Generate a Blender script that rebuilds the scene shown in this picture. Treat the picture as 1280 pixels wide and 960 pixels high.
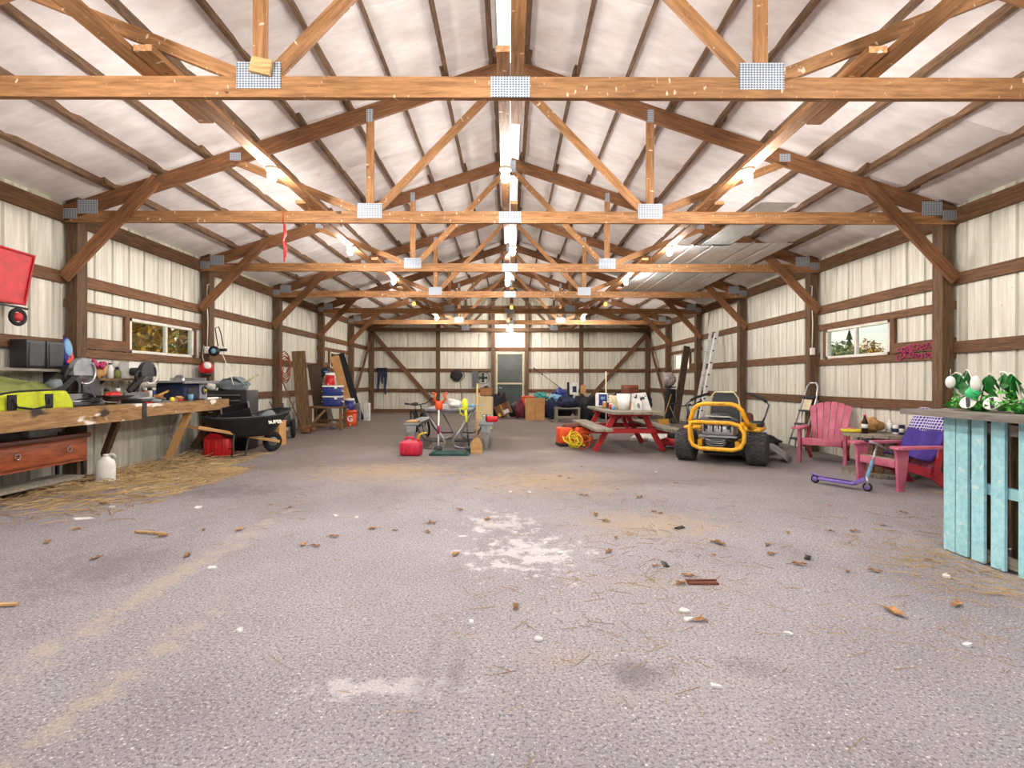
import bpy, bmesh, math, random
from mathutils import Vector as V, Matrix
random.seed(7)
R = math.radians
for o in list(bpy.data.objects): bpy.data.objects.remove(o)
SC = bpy.context.scene
COL = SC.collection
# ---------------------------------------------------------------- camera, sky, exposure
F, HU, HV, CZ = 646.0, 637.0, 477.0, 1.204        # focal length (px of 1280), vanishing point, eye height
cam = bpy.data.objects.new('camera', bpy.data.cameras.new('camera'))
COL.objects.link(cam)
cam.location = (0, 0, CZ)
cam.rotation_euler = (R(90), R(-0.13), 0)
cam.data.sensor_width = 36
cam.data.lens = 36 * F / 1280
cam.data.shift_x = (640 - HU) / 1280
cam.data.shift_y = -(480 - HV) / 1280
cam.data.clip_end = 600
SC.camera = cam
W = bpy.data.worlds.new('sky'); SC.world = W; W.use_nodes = True
nt = W.node_tree; nt.nodes.clear()
sky = nt.nodes.new('ShaderNodeTexSky'); sky.sky_type = 'NISHITA'
sky.sun_disc = False; sky.sun_elevation = R(38); sky.sun_rotation = R(0); sky.air_density = 1.0; sky.dust_density = 2.5
bg = nt.nodes.new('ShaderNodeBackground'); bg.inputs[1].default_value = 0.08
wo = nt.nodes.new('ShaderNodeOutputWorld')
hs = nt.nodes.new('ShaderNodeHueSaturation'); hs.inputs['Saturation'].default_value = 0.8
nt.links.new(sky.outputs[0], hs.inputs['Color']); nt.links.new(hs.outputs[0], bg.inputs[0]); nt.links.new(bg.outputs[0], wo.inputs[0])
SC.view_settings.view_transform = 'Standard'; SC.view_settings.look = 'None'
SC.view_settings.gamma = 1; SC.view_settings.use_curve_mapping = False
SC.view_settings.exposure = 1.1
BULB = 640.0
sun = bpy.data.objects.new('sun', bpy.data.lights.new('sun', 'SUN')); COL.objects.link(sun)      # high sun behind the barn, over the back wall
sun.data.energy = 6.0; sun.data.angle = R(1.5); sun.data.color = (1, .95, .88); sun.rotation_euler = (R(-38), 0, 0)
# ---------------------------------------------------------------- helpers
def lin(c):
    return tuple(((x/255)/12.92 if x/255 <= .04045 else ((x/255+.055)/1.055)**2.4) for x in c) + (1,)
def at(u, v, d): return V(((u-HU)*d/F, d, CZ-(v-HV)*d/F))
def fl(u, v):
    d = F*CZ/(v-HV); return V(((u-HU)*d/F, d, 0))
MATS = {}
def M(name, c1, c2=None, sc=6, st=(1, 1, 1), rough=.75, metal=0, bump=0, rand=.12, speck=None, contrast=(.35, .65), detail=5, trans=0, emit=None, alpha=None, coord='Object'):
    m = bpy.data.materials.new(name); m.use_nodes = True; MATS[name] = m
    t = m.node_tree; N = t.nodes; L = t.links
    b = N['Principled BSDF']
    b.inputs['Roughness'].default_value = rough; b.inputs['Metallic'].default_value = metal
    c2 = c2 or tuple(max(0, x*.82) for x in c1)
    tc = N.new('ShaderNodeTexCoord'); oi = N.new('ShaderNodeObjectInfo')
    ad = N.new('ShaderNodeVectorMath'); ad.operation = 'ADD'
    mu = N.new('ShaderNodeMath'); mu.operation = 'MULTIPLY'; mu.inputs[1].default_value = 37.0
    L.new(oi.outputs['Random'], mu.inputs[0]); L.new(tc.outputs[coord], ad.inputs[0]); L.new(mu.outputs[0], ad.inputs[1])
    mp = N.new('ShaderNodeMapping'); mp.inputs['Scale'].default_value = st; L.new(ad.outputs[0], mp.inputs['Vector'])
    no = N.new('ShaderNodeTexNoise'); no.inputs['Scale'].default_value = sc; no.inputs['Detail'].default_value = detail; no.inputs['Roughness'].default_value = .65
    L.new(mp.outputs[0], no.inputs['Vector'])
    rp = N.new('ShaderNodeValToRGB'); e = rp.color_ramp.elements
    e[0].position, e[1].position = contrast; e[0].color = lin(c2); e[1].color = lin(c1)
    L.new(no.outputs['Fac'], rp.inputs[0]); col = rp.outputs[0]
    if speck:
        for (scol, ssc, th, sst) in speck:
            n2 = N.new('ShaderNodeTexNoise'); n2.inputs['Scale'].default_value = ssc; n2.inputs['Detail'].default_value = 2
            m2 = N.new('ShaderNodeMapping'); m2.inputs['Scale'].default_value = sst; L.new(ad.outputs[0], m2.inputs['Vector']); L.new(m2.outputs[0], n2.inputs['Vector'])
            r2 = N.new('ShaderNodeValToRGB'); r2.color_ramp.elements[0].position = th; r2.color_ramp.elements[1].position = min(1, th+.05)
            L.new(n2.outputs['Fac'], r2.inputs[0])
            mx = N.new('ShaderNodeMixRGB'); mx.inputs[2].default_value = lin(scol); L.new(r2.outputs[0], mx.inputs[0]); L.new(col, mx.inputs[1]); col = mx.outputs[0]
    if rand:
        mr = N.new('ShaderNodeMapRange'); mr.inputs['To Min'].default_value = 1-rand; mr.inputs['To Max'].default_value = 1+rand
        hv = N.new('ShaderNodeHueSaturation'); L.new(oi.outputs['Random'], mr.inputs['Value']); L.new(mr.outputs[0], hv.inputs['Value']); L.new(col, hv.inputs['Color']); col = hv.outputs[0]
    L.new(col, b.inputs['Base Color'])
    if bump:
        bp = N.new('ShaderNodeBump'); bp.inputs['Strength'].default_value = bump; bp.inputs['Distance'].default_value = .01
        L.new(no.outputs['Fac'], bp.inputs['Height']); L.new(bp.outputs[0], b.inputs['Normal'])
    if trans:
        tb = N.new('ShaderNodeBsdfTranslucent'); L.new(col, tb.inputs[0]); mxs = N.new('ShaderNodeMixShader'); mxs.inputs[0].default_value = trans
        L.new(b.outputs[0], mxs.inputs[1]); L.new(tb.outputs[0], mxs.inputs[2]); L.new(mxs.outputs[0], N['Material Output'].inputs[0])
    if emit:
        b.inputs['Emission Color'].default_value = lin(emit[0]); b.inputs['Emission Strength'].default_value = emit[1]
    return m
def plain(name, c, rough=.5, metal=0, **k): return M(name, c, tuple(x*.9 for x in c), rough=rough, metal=metal, **k)

class MB:
    def __init__(s): s.v = []; s.f = []; s.sm = []
    def add(s, vs, fs, sm=False):
        n = len(s.v); s.v += [tuple(x) for x in vs]; s.f += [tuple(n+i for i in f) for f in fs]; s.sm += [sm]*len(fs); return s
    def box(s, c, sz, rot=None, taper=1.0):
        x, y, z = [q/2 for q in sz]; c = V(c)
        vs = []
        for k in (-1, 1):
            t = taper if k > 0 else 1
            vs += [V((-x*t, -y*t, k*z)), V((x*t, -y*t, k*z)), V((x*t, y*t, k*z)), V((-x*t, y*t, k*z))]
        if rot is not None:
            if isinstance(rot, (int, float)): rot = Matrix.Rotation(rot, 3, 'Z')
            vs = [rot @ q for q in vs]
        return s.add([q+c for q in vs], [(3, 2, 1, 0), (4, 5, 6, 7), (0, 1, 5, 4), (1, 2, 6, 5), (2, 3, 7, 6), (3, 0, 4, 7)])
    def rbox(s, c, sz, r=.02, rot=None):      # box with chamfered edges
        bm = bmesh.new(); bmesh.ops.create_cube(bm, size=1)
        for q in bm.verts: q.co = V((q.co.x*sz[0], q.co.y*sz[1], q.co.z*sz[2]))
        bmesh.ops.bevel(bm, geom=bm.edges[:], offset=min(r, min(sz)*.45), segments=2, affect='EDGES', profile=.5)
        bm.verts.index_update()
        if rot is not None and isinstance(rot, (int, float)): rot = Matrix.Rotation(rot, 3, 'Z')
        vs = [(rot @ q.co if rot is not None else q.co)+V(c) for q in bm.verts]
        fs = [[q.index for q in f.verts] for f in bm.faces]; bm.free()
        return s.add(vs, fs, True)
    def bar(s, p0, p1, w, h, up=(0, 0, 1)):
        p0, p1 = V(p0), V(p1); X = (p1-p0).normalized(); Z = V(up); Z = Z-X*Z.dot(X)
        if Z.length < 1e-4: Z = V((0, 1, 0))-X*X.y
        Z.normalize(); Y = Z.cross(X)
        vs = [p+Y*a*w/2+Z*b*h/2 for p in (p0, p1) for a, b in ((-1, -1), (1, -1), (1, 1), (-1, 1))]
        return s.add(vs, [(0, 3, 2, 1), (4, 5, 6, 7), (0, 1, 5, 4), (1, 2, 6, 5), (2, 3, 7, 6), (3, 0, 4, 7)])
    def tube(s, pts, r, n=8, closed=False):
        pts = [V(p) for p in pts]; k = len(pts); rs = r if isinstance(r, (list, tuple)) else [r]*k
        vs = []; prev = None
        for i, p in enumerate(pts):
            if closed: d = pts[(i+1) % k]-pts[i-1]
            else: d = pts[min(i+1, k-1)]-pts[max(i-1, 0)]
            d.normalize()
            if prev is None:
                a = V((0, 0, 1)) if abs(d.z) < .9 else V((1, 0, 0)); x = d.cross(a).normalized()
            else:
                x = (prev-d*prev.dot(d)).normalized()
            prev = x; y = d.cross(x)
            vs += [p+(x*math.cos(2*math.pi*j/n)+y*math.sin(2*math.pi*j/n))*rs[i] for j in range(n)]
        fs = []
        for i in range(k if closed else k-1):
            a, b = i*n, ((i+1) % k)*n
            fs += [(a+j, a+(j+1) % n, b+(j+1) % n, b+j) for j in range(n)]
        s.add(vs, fs, True)
        if not closed:
            m = len(s.v)-k*n; s.f += [tuple(m+n-1-j for j in range(n)), tuple(m+(k-1)*n+j for j in range(n))]; s.sm += [False, False]
        return s
    def lathe(s, prof, c=(0, 0, 0), n=16, rot=None, sq=(1, 1)):
        c = V(c); vs = []; k = len(prof)
        for r, z in prof:
            for j in range(n):
                q = V((r*math.cos(2*math.pi*j/n)*sq[0], r*math.sin(2*math.pi*j/n)*sq[1], z))
                vs.append((rot @ q if rot is not None else q)+c)
        fs = [(i*n+j, i*n+(j+1) % n, (i+1)*n+(j+1) % n, (i+1)*n+j) for i in range(k-1) for j in range(n)]
        s.add(vs, fs, True); m = len(s.v)-k*n
        if prof[0][0] > 1e-5: s.f.append(tuple(m+n-1-j for j in range(n))); s.sm.append(False)
        if prof[-1][0] > 1e-5: s.f.append(tuple(m+(k-1)*n+j for j in range(n))); s.sm.append(False)
        return s
    def ball(s, c, r, n=14, k=9, amp=0, seed=0, rot=None):
        rr = r if isinstance(r, (list, tuple)) else (r, r, r); rnd = random.Random(seed); c = V(c)
        ph = [(rnd.uniform(-3, 3), rnd.uniform(-3, 3), rnd.uniform(-3, 3), rnd.uniform(0, 6)) for _ in range(5)]
        ph2 = [(rnd.uniform(-7, 7), rnd.uniform(-7, 7), rnd.uniform(-7, 7), rnd.uniform(0, 6)) for _ in range(6)]
        vs = []
        for i in range(k+1):
            th = math.pi*i/k
            for j in range(n):
                p = 2*math.pi*j/n; d = V((math.sin(th)*math.cos(p), math.sin(th)*math.sin(p), -math.cos(th)))
                f = 1+amp*sum(math.sin(a*d.x*2+b*d.y*2+e*d.z*2+g) for a, b, e, g in ph)/2+amp*.22*sum(1-2*abs(math.sin(a*d.x+b*d.y+e*d.z+g)) for a, b, e, g in ph2) if amp else 1
                q = V((d.x*rr[0]*f, d.y*rr[1]*f, d.z*rr[2]*f)); vs.append((rot @ q if rot is not None else q)+c)
        return s.add(vs, [(i*n+j, i*n+(j+1) % n, (i+1)*n+(j+1) % n, (i+1)*n+j) for i in range(k) for j in range(n)], True)
    def prism(s, poly, t, m=None, sm=False):  # polygon in local XZ, extruded along local Y by t (centred)
        m = m or Matrix.Identity(4); n = len(poly)
        vs = [m @ V((x, -t/2, z)) for x, z in poly]+[m @ V((x, t/2, z)) for x, z in poly]
        s.add(vs, [tuple(range(n)), tuple(2*n-1-i for i in range(n))])
        return s.add([], []) if False else s._side(n, sm)
    def _side(s, n, sm):
        m = len(s.v)-2*n
        for i in range(n): s.f.append((m+i, m+n+i, m+n+(i+1) % n, m+(i+1) % n)); s.sm.append(sm)
        return s
    def grid(s, fn, nu, nv, sm=True):
        vs = [fn(i/nu, j/nv) for i in range(nu+1) for j in range(nv+1)]
        return s.add(vs, [(i*(nv+1)+j, (i+1)*(nv+1)+j, (i+1)*(nv+1)+j+1, i*(nv+1)+j+1) for i in range(nu) for j in range(nv)], sm)
    def torus(s, c, r, t, n=20, k=8, rot=None):
        pts = [V((r*math.cos(2*math.pi*i/n), r*math.sin(2*math.pi*i/n), 0)) for i in range(n)]
        return s.tube([(rot @ p if rot is not None else p)+V(c) for p in pts], t, k, True)
    def tr(s, m):
        s.v = [tuple(m @ V(q)) for q in s.v]; return s
    def mesh(s, name, mat=None):
        me = bpy.data.meshes.new(name); me.from_pydata(s.v, [], s.f)
        me.polygons.foreach_set('use_smooth', s.sm)
        bm = bmesh.new(); bm.from_mesh(me); bmesh.ops.recalc_face_normals(bm, faces=bm.faces[:]); bm.to_mesh(me); bm.free()
        if mat: me.materials.append(MATS[mat])
        return me
def obj(name, me, parent=None, ml=None):
    o = bpy.data.objects.new(name, me); COL.objects.link(o)
    if parent is not None: o.parent = parent
    if ml is not None: o.matrix_local = ml
    return o
def tag(o, label=None, cat=None, group=None, kind=None):
    if label: o['label'] = label
    if cat: o['category'] = cat
    if group: o['group'] = group
    if kind: o['kind'] = kind
    return o
def part(par, name, mb, mat, label=None, solid=0, kind=None):
    o = obj(name, mb.mesh(name, mat), par)
    if label: o['label'] = label
    if kind: o['kind'] = kind
    if solid:
        q = o.modifiers.new('thickness', 'SOLIDIFY'); q.thickness = solid; q.offset = 0
    return o
def thing(name, label, cat, loc=(0, 0, 0), rz=0, group=None, rot=None):
    o = obj(name, None); o.location = loc; o.rotation_euler = rot or (0, 0, rz); o.empty_display_size = .1
    return tag(o, label, cat, group)
def solo(name, label, cat, mb, mat, loc=(0, 0, 0), rz=0, group=None, solid=0, rot=None):
    o = part(None, name, mb, mat, solid=solid); o.location = loc; o.rotation_euler = rot or (0, 0, rz)
    return tag(o, label, cat, group)
def copy_tree(o, parent=None):
    c = o.copy(); COL.objects.link(c)
    if parent is not None: c.parent = parent
    for ch in list(o.children): copy_tree(ch, c)
    return c
BC = {}
def beam(name, p0, p1, w, h, mat, parent, up=(0, 0, 1), label=None):
    p0, p1 = V(p0), V(p1); Lg = (p1-p0).length; X = (p1-p0)/Lg; Z = V(up); Z = Z-X*Z.dot(X)
    if Z.length < 1e-4: Z = V((0, 1, 0))-X*X.y
    Z.normalize(); Y = Z.cross(X); c = (p0+p1)/2
    key = (round(Lg, 3), w, h, mat)
    if key not in BC: BC[key] = MB().box((0, 0, 0), (Lg, w, h)).mesh(name, mat)
    m = Matrix(((X.x, Y.x, Z.x, c.x), (X.y, Y.y, Z.y, c.y), (X.z, Y.z, Z.z, c.z), (0, 0, 0, 1)))
    o = obj(name, BC[key], parent, m)
    if label: o['label'] = label
    return o
def text(parent, name, body, size, mat, ml, depth=.002, bold=False):
    cu = bpy.data.curves.new(name, 'FONT'); cu.body = body; cu.size = size; cu.extrude = depth; cu.align_x = 'CENTER'; cu.align_y = 'CENTER'
    if bold: cu.offset = size*.03
    t = bpy.data.objects.new(name, cu); COL.objects.link(t)
    dg = bpy.context.evaluated_depsgraph_get(); me = bpy.data.meshes.new_from_object(t.evaluated_get(dg))
    bpy.data.objects.remove(t); me.materials.clear(); me.materials.append(MATS[mat])
    return obj(name, me, parent, ml)
def arc(c, r, a0, a1, n, ax='xz'):
    out = []
    for i in range(n+1):
        a = R(a0+(a1-a0)*i/n); p, q = r*math.cos(a), r*math.sin(a)
        out.append(V(c)+V({'xz': (p, 0, q), 'xy': (p, q, 0), 'yz': (0, p, q)}[ax]))
    return out
RX = lambda a: Matrix.Rotation(R(a), 3, 'X')
RY = lambda a: Matrix.Rotation(R(a), 3, 'Y')
RZ = lambda a: Matrix.Rotation(R(a), 3, 'Z')
def mtx(loc, rot=None):
    return Matrix.Translation(V(loc)) @ (rot.to_4x4() if rot is not None else Matrix.Identity(4))
# ---------------------------------------------------------------- materials of the building
WS = (.8, 9, 9)
M('truss_wood', (182, 132, 86), (130, 90, 54), 5, WS, .7, bump=.15, rand=.14, speck=[((225, 205, 180), 26, .675, (1.2, .5, .5)), ((70, 40, 20), 9, .74, (1, 1, 1))])
M('top_chord_wood', (142, 96, 60), (98, 64, 38), 5, WS, .75, bump=.15, rand=.1)
M('post_wood', (112, 84, 58), (70, 50, 34), 5, WS, .8, bump=.2, rand=.12)
M('girt_wood', (122, 86, 56), (80, 54, 34), 5, WS, .8, bump=.2, rand=.14)
M('purlin_wood', (124, 92, 64), (68, 50, 34), 6, (1, 7, 7), .8, bump=.2, rand=.15)
M('pale_wood', (222, 186, 132), (176, 132, 80), 5, WS, .7, bump=.15)
M('siding', (224, 221, 208), (182, 177, 162), 3, (6, 6, .35), .45, bump=0, rand=.03, contrast=(.3, .7), speck=[((150, 132, 104), 14, .74, (1, 3, .6))])
M('insulation', (232, 226, 224), (214, 205, 202), 3, (1, 2, 1), .6, rand=.03, bump=.1, speck=[((150, 130, 115), 40, .80, (1, 1, 1))])
M('ridge_sheet', (245, 245, 240), (235, 235, 228), 4, rough=.5, trans=.85, rand=0, speck=[((90, 80, 70), 30, .80, (1, 1, 1))])
M('galv_plate', (196, 204, 214), (120, 132, 148), 75, (1, 1, 1), .45, .35, bump=.5, rand=.06, contrast=(.42, .58), detail=1)
def dot_plate():      # toothed connector plate: regular rows of punched slots
    m = MATS['galv_plate']; N = m.node_tree.nodes; L = m.node_tree.links; b = N['Principled BSDF']; tc = N.new('ShaderNodeTexCoord'); v = N.new('ShaderNodeTexVoronoi')
    v.inputs['Randomness'].default_value = 0; v.inputs['Scale'].default_value = 52; mp = N.new('ShaderNodeMapping'); mp.inputs['Scale'].default_value = (1, 0, 1.15); L.new(tc.outputs['Object'], mp.inputs[0]); L.new(mp.outputs[0], v.inputs['Vector'])
    r = N.new('ShaderNodeValToRGB'); r.color_ramp.elements[0].position = .3; r.color_ramp.elements[1].position = .5; r.color_ramp.elements[0].color = lin((96, 110, 130)); r.color_ramp.elements[1].color = lin((206, 212, 220)); L.new(v.outputs['Distance'], r.inputs[0]); L.new(r.outputs[0], b.inputs['Base Color'])
dot_plate()
M('sheet_metal', (220, 221, 220), (190, 190, 188), 6, (4, .5, 1), .3, .35, rand=.05)
M('white_plastic', (236, 234, 228), (220, 218, 212), 5, rough=.45)
M('black_plastic', (34, 34, 36), (20, 20, 22), 8, rough=.45)
M('dark_grey', (66, 68, 72), (46, 48, 52), 8, rough=.55)
M('window_vinyl', (225, 220, 210), (200, 194, 182), 5, rough=.5, rand=0)
M('bulb_glass', (255, 250, 240), emit=((255, 249, 243), BULB), rand=0)
M('bulb_strong', (255, 250, 240), emit=((255, 246, 236), BULB*1.7), rand=0)
M('bulb_amber', (255, 220, 140), emit=((255, 176, 66), 2.2), rand=0)
M('white_wire', (230, 225, 214), (205, 198, 185), rough=.5)
def glass(name, tint, mixf, rough=.02):
    m = bpy.data.materials.new(name); m.use_nodes = True; MATS[name] = m; N = m.node_tree.nodes; L = m.node_tree.links; N.clear()
    o = N.new('ShaderNodeOutputMaterial'); t = N.new('ShaderNodeBsdfTransparent'); t.inputs[0].default_value = lin(tint)
    g = N.new('ShaderNodeBsdfGlossy'); g.inputs['Roughness'].default_value = rough; x = N.new('ShaderNodeMixShader'); x.inputs[0].default_value = mixf
    L.new(t.outputs[0], x.inputs[1]); L.new(g.outputs[0], x.inputs[2]); L.new(x.outputs[0], o.inputs[0])
glass('clear_glass', (242, 246, 246), .06)
# floor: worn asphalt with grit, dust, pale scuffs and oil marks
def floor_mat():
    m = M('asphalt', (165, 160, 165), (136, 131, 137), .55, rough=.9, rand=0, contrast=(.3, .7), detail=6)
    t = m.node_tree; N = t.nodes; L = t.links; b = N['Principled BSDF']
    col = b.inputs['Base Color'].links[0].from_socket; tc = N.new('ShaderNodeTexCoord')
    def layer(col, c, sc, lo, hi, st=(1, 1, 1), det=4, fac=1.0, rz=0, tex='n', loc=(0, 0, 0)):
        mp = N.new('ShaderNodeMapping'); mp.inputs['Scale'].default_value = st; mp.inputs['Rotation'].default_value = (0, 0, rz); mp.inputs['Location'].default_value = loc
        L.new(tc.outputs['Object'], mp.inputs[0])
        if tex == 'n':
            n = N.new('ShaderNodeTexNoise'); n.inputs['Detail'].default_value = det; n.inputs['Roughness'].default_value = .7; out = n.outputs['Fac']
        else:
            n = N.new('ShaderNodeTexVoronoi'); out = n.outputs['Distance']
        n.inputs['Scale'].default_value = sc; L.new(mp.outputs[0], n.inputs['Vector'])
        r = N.new('ShaderNodeMapRange'); r.inputs['From Min'].default_value = lo; r.inputs['From Max'].default_value = hi; r.inputs['To Max'].default_value = fac
        L.new(out, r.inputs['Value'])
        x = N.new('ShaderNodeMixRGB'); x.inputs[2].default_value = lin(c); L.new(r.outputs[0], x.inputs[0]); L.new(col, x.inputs[1]); return x.outputs[0]
    # brown soil tracked over the inner half of the floor
    sp = N.new('ShaderNodeSeparateXYZ'); L.new(tc.outputs['Object'], sp.inputs[0])
    nn = N.new('ShaderNodeTexNoise'); nn.inputs['Scale'].default_value = .5; nn.inputs['Detail'].default_value = 6; L.new(tc.outputs['Object'], nn.inputs['Vector'])
    ma = N.new('ShaderNodeMath'); ma.operation = 'MULTIPLY_ADD'; ma.inputs[1].default_value = 9; L.new(nn.outputs['Fac'], ma.inputs[0]); L.new(sp.outputs['Y'], ma.inputs[2])
    mr = N.new('ShaderNodeMapRange'); mr.inputs['From Min'].default_value = 9; mr.inputs['From Max'].default_value = 14; mr.inputs['To Max'].default_value = .85; L.new(ma.outputs[0], mr.inputs['Value'])
    x = N.new('ShaderNodeMixRGB'); x.inputs[2].default_value = lin((98, 84, 70)); L.new(mr.outputs[0], x.inputs[0]); L.new(col, x.inputs[1]); col = x.outputs[0]
    col = layer(col, (112, 104, 108), .9, .52, .72, (1, .5, 1), 6, .6)
    col = layer(col, (172, 154, 128), .8, .55, .75, (.5, 1.6, 1), 7, .6, .5)
    col = layer(col, (88, 80, 84), .55, .66, .76, (1, 1, 1), 3, .8, 0, 'n', (3.1, .4, 0))
    col = layer(col, (214, 210, 206), 2.2, .69, .80, (1, 1, 1), 8, .8)
    col = layer(col, (92, 84, 86), 70, .50, .62, (1, 1, 1), 3, .8)
    col = layer(col, (214, 208, 204), 85, .57, .66, (1, 1, 1), 3, .85)
    col = layer(col, (225, 221, 214), 17, .11, .04, (1, 1, 1), 2, .8, 0, 'v')
    # single marks: spilled white powder, oil stains, tyre rubs, two dusty seams
    wob = N.new('ShaderNodeTexNoise'); wob.inputs['Scale'].default_value = 7; wob.inputs['Detail'].default_value = 7; wob.inputs['Roughness'].default_value = .75; L.new(tc.outputs['Object'], wob.inputs['Vector'])
    def mark(col, c, x, y, rx, ry, fac, k=1.6):
        mp = N.new('ShaderNodeMapping'); mp.vector_type = 'POINT'; mp.inputs['Location'].default_value = (-x/rx, -y/ry, 0); mp.inputs['Scale'].default_value = (1/rx, 1/ry, 0); L.new(tc.outputs['Object'], mp.inputs[0])
        ln = N.new('ShaderNodeVectorMath'); ln.operation = 'LENGTH'; L.new(mp.outputs[0], ln.inputs[0])
        a = N.new('ShaderNodeMath'); a.operation = 'MULTIPLY_ADD'; a.inputs[1].default_value = k*2; L.new(wob.outputs['Fac'], a.inputs[0]); L.new(ln.outputs['Value'], a.inputs[2])
        r = N.new('ShaderNodeMapRange'); r.inputs['From Min'].default_value = k+1.0; r.inputs['From Max'].default_value = k+.15; r.inputs['To Max'].default_value = fac; L.new(a.outputs[0], r.inputs['Value'])
        x_ = N.new('ShaderNodeMixRGB'); x_.inputs[2].default_value = lin(c); L.new(r.outputs[0], x_.inputs[0]); L.new(col, x_.inputs[1]); return x_.outputs[0]
    for c, x, y, rx, ry, fac, k in (((226, 224, 222), .12, 3.65, .32, .38, .55, 5), ((224, 222, 220), -.1, 4.4, .25, .3, .45, 5), ((224, 222, 220), -.5, 2.02, .3, .07, .35, 5), ((84, 78, 84), .56, 2.13, .2, .12, .5, 2), ((90, 84, 90), -.22, 2.15, .06, .3, .35, 2), ((98, 92, 98), -.34, 2.1, .05, .6, .3, 2), ((100, 94, 98), -2.6, 3.3, .5, .5, .5, 1.5),
        ((180, 166, 146), -2.05, 3.2, .11, 1.5, .5, 4), ((180, 166, 146), -1.56, 2.0, .07, .8, .45, 4), ((176, 150, 112), .5, 6.3, 1.3, .9, .6, 2), ((176, 150, 112), -1.7, 6.9, 1.2, .8, .6, 2), ((176, 152, 116), 1.2, 4.4, .8, .5, .5, 2), ((92, 84, 86), -3.1, 5.7, .9, .5, .6, 1.5), ((92, 84, 86), 1.6, 6.2, 1.2, .4, .5, 1.5)):
        col = mark(col, c, x, y, rx, ry, fac, k)
    L.new(col, b.inputs['Base Color'])
    n = N.new('ShaderNodeTexNoise'); n.inputs['Scale'].default_value = 90; n.inputs['Detail'].default_value = 4; L.new(tc.outputs['Object'], n.inputs['Vector'])
    bp = N.new('ShaderNodeBump'); bp.inputs['Strength'].default_value = .5; bp.inputs['Distance'].default_value = .006; L.new(n.outputs['Fac'], bp.inputs['Height']); L.new(bp.outputs[0], b.inputs['Normal'])
floor_mat()
M('grass_ground', (126, 132, 74), (98, 104, 56), 3, rough=.95, rand=0)
# ---------------------------------------------------------------- the building
FRONT, BACK, S = -2.0, 19.96, 2.743
TY = [3.484+S*i for i in range(-2, 7)]          # truss lines; the last one stands on the back wall
PX, GX, SX = 5.29, 5.38, 5.405
ZC = 3.178
def zb(x): return 4.90-abs(x)/3                  # underside of the top chords
def st(name, label, o=None):
    o = o or obj(name, None); return tag(o, label, None, None, 'structure')
fm = MB().grid(lambda a, b: (-5.6+11.2*a, -7+27.2*b, 0), 8, 16, False)
st('floor', 'worn grey asphalt floor with dirt, straw and leaves', part(None, 'floor', fm, 'asphalt'))
gm = MB().grid(lambda a, b: (-200+400*a, -120+320*b, -.03), 4, 4, False)
st('ground_outside', 'grassy ground around the barn', part(None, 'ground_outside', gm, 'grass_ground'))
# siding sheets with pressed ribs
def rib(t):
    t = t % .3048
    for a, b, oa, ob in ((0, .01, 0, .03), (.01, .03, .03, .03), (.03, .04, .03, 0), (.12, .13, 0, .004), (.13, .14, .004, 0), (.21, .22, 0, .004), (.22, .23, .004, 0)):
        if a <= t < b: return oa+(ob-oa)*(t-a)/(b-a)
    return 0
KN = (0, .01, .03, .04, .12, .13, .14, .21, .22, .23)
PC = {}
def sheet(parent, place, t0, t1, z0, z1, slope=None):
    """one ribbed sheet; local: X along wall, Y outward, Z up"""
    key = (round(t1-t0, 3), round(t0 % .3048, 3), round(z0, 3), round(z1, 3), slope)
    if key not in PC or slope:
        ts = {t0, t1}
        k = math.floor(t0/.3048)
        while k*.3048 < t1:
            for q in KN:
                t = k*.3048+q
                if t0+.002 < t < t1-.002: ts.add(t)
            k += 1
        ts = sorted(ts); vs = []
        for t in ts:
            o = rib(t+1e-6); zt = z1 if slope is None else slope(t)
            vs += [(t-t0, o, z0), (t-t0, o, zt)]
        mb = MB().add(vs, [(2*i, 2*i+2, 2*i+3, 2*i+1) for i in range(len(ts)-1)])
        PC[key] = mb.mesh('siding_panel', 'siding')
    return obj('siding_panel', PC[key], parent, place(t0))
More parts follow.
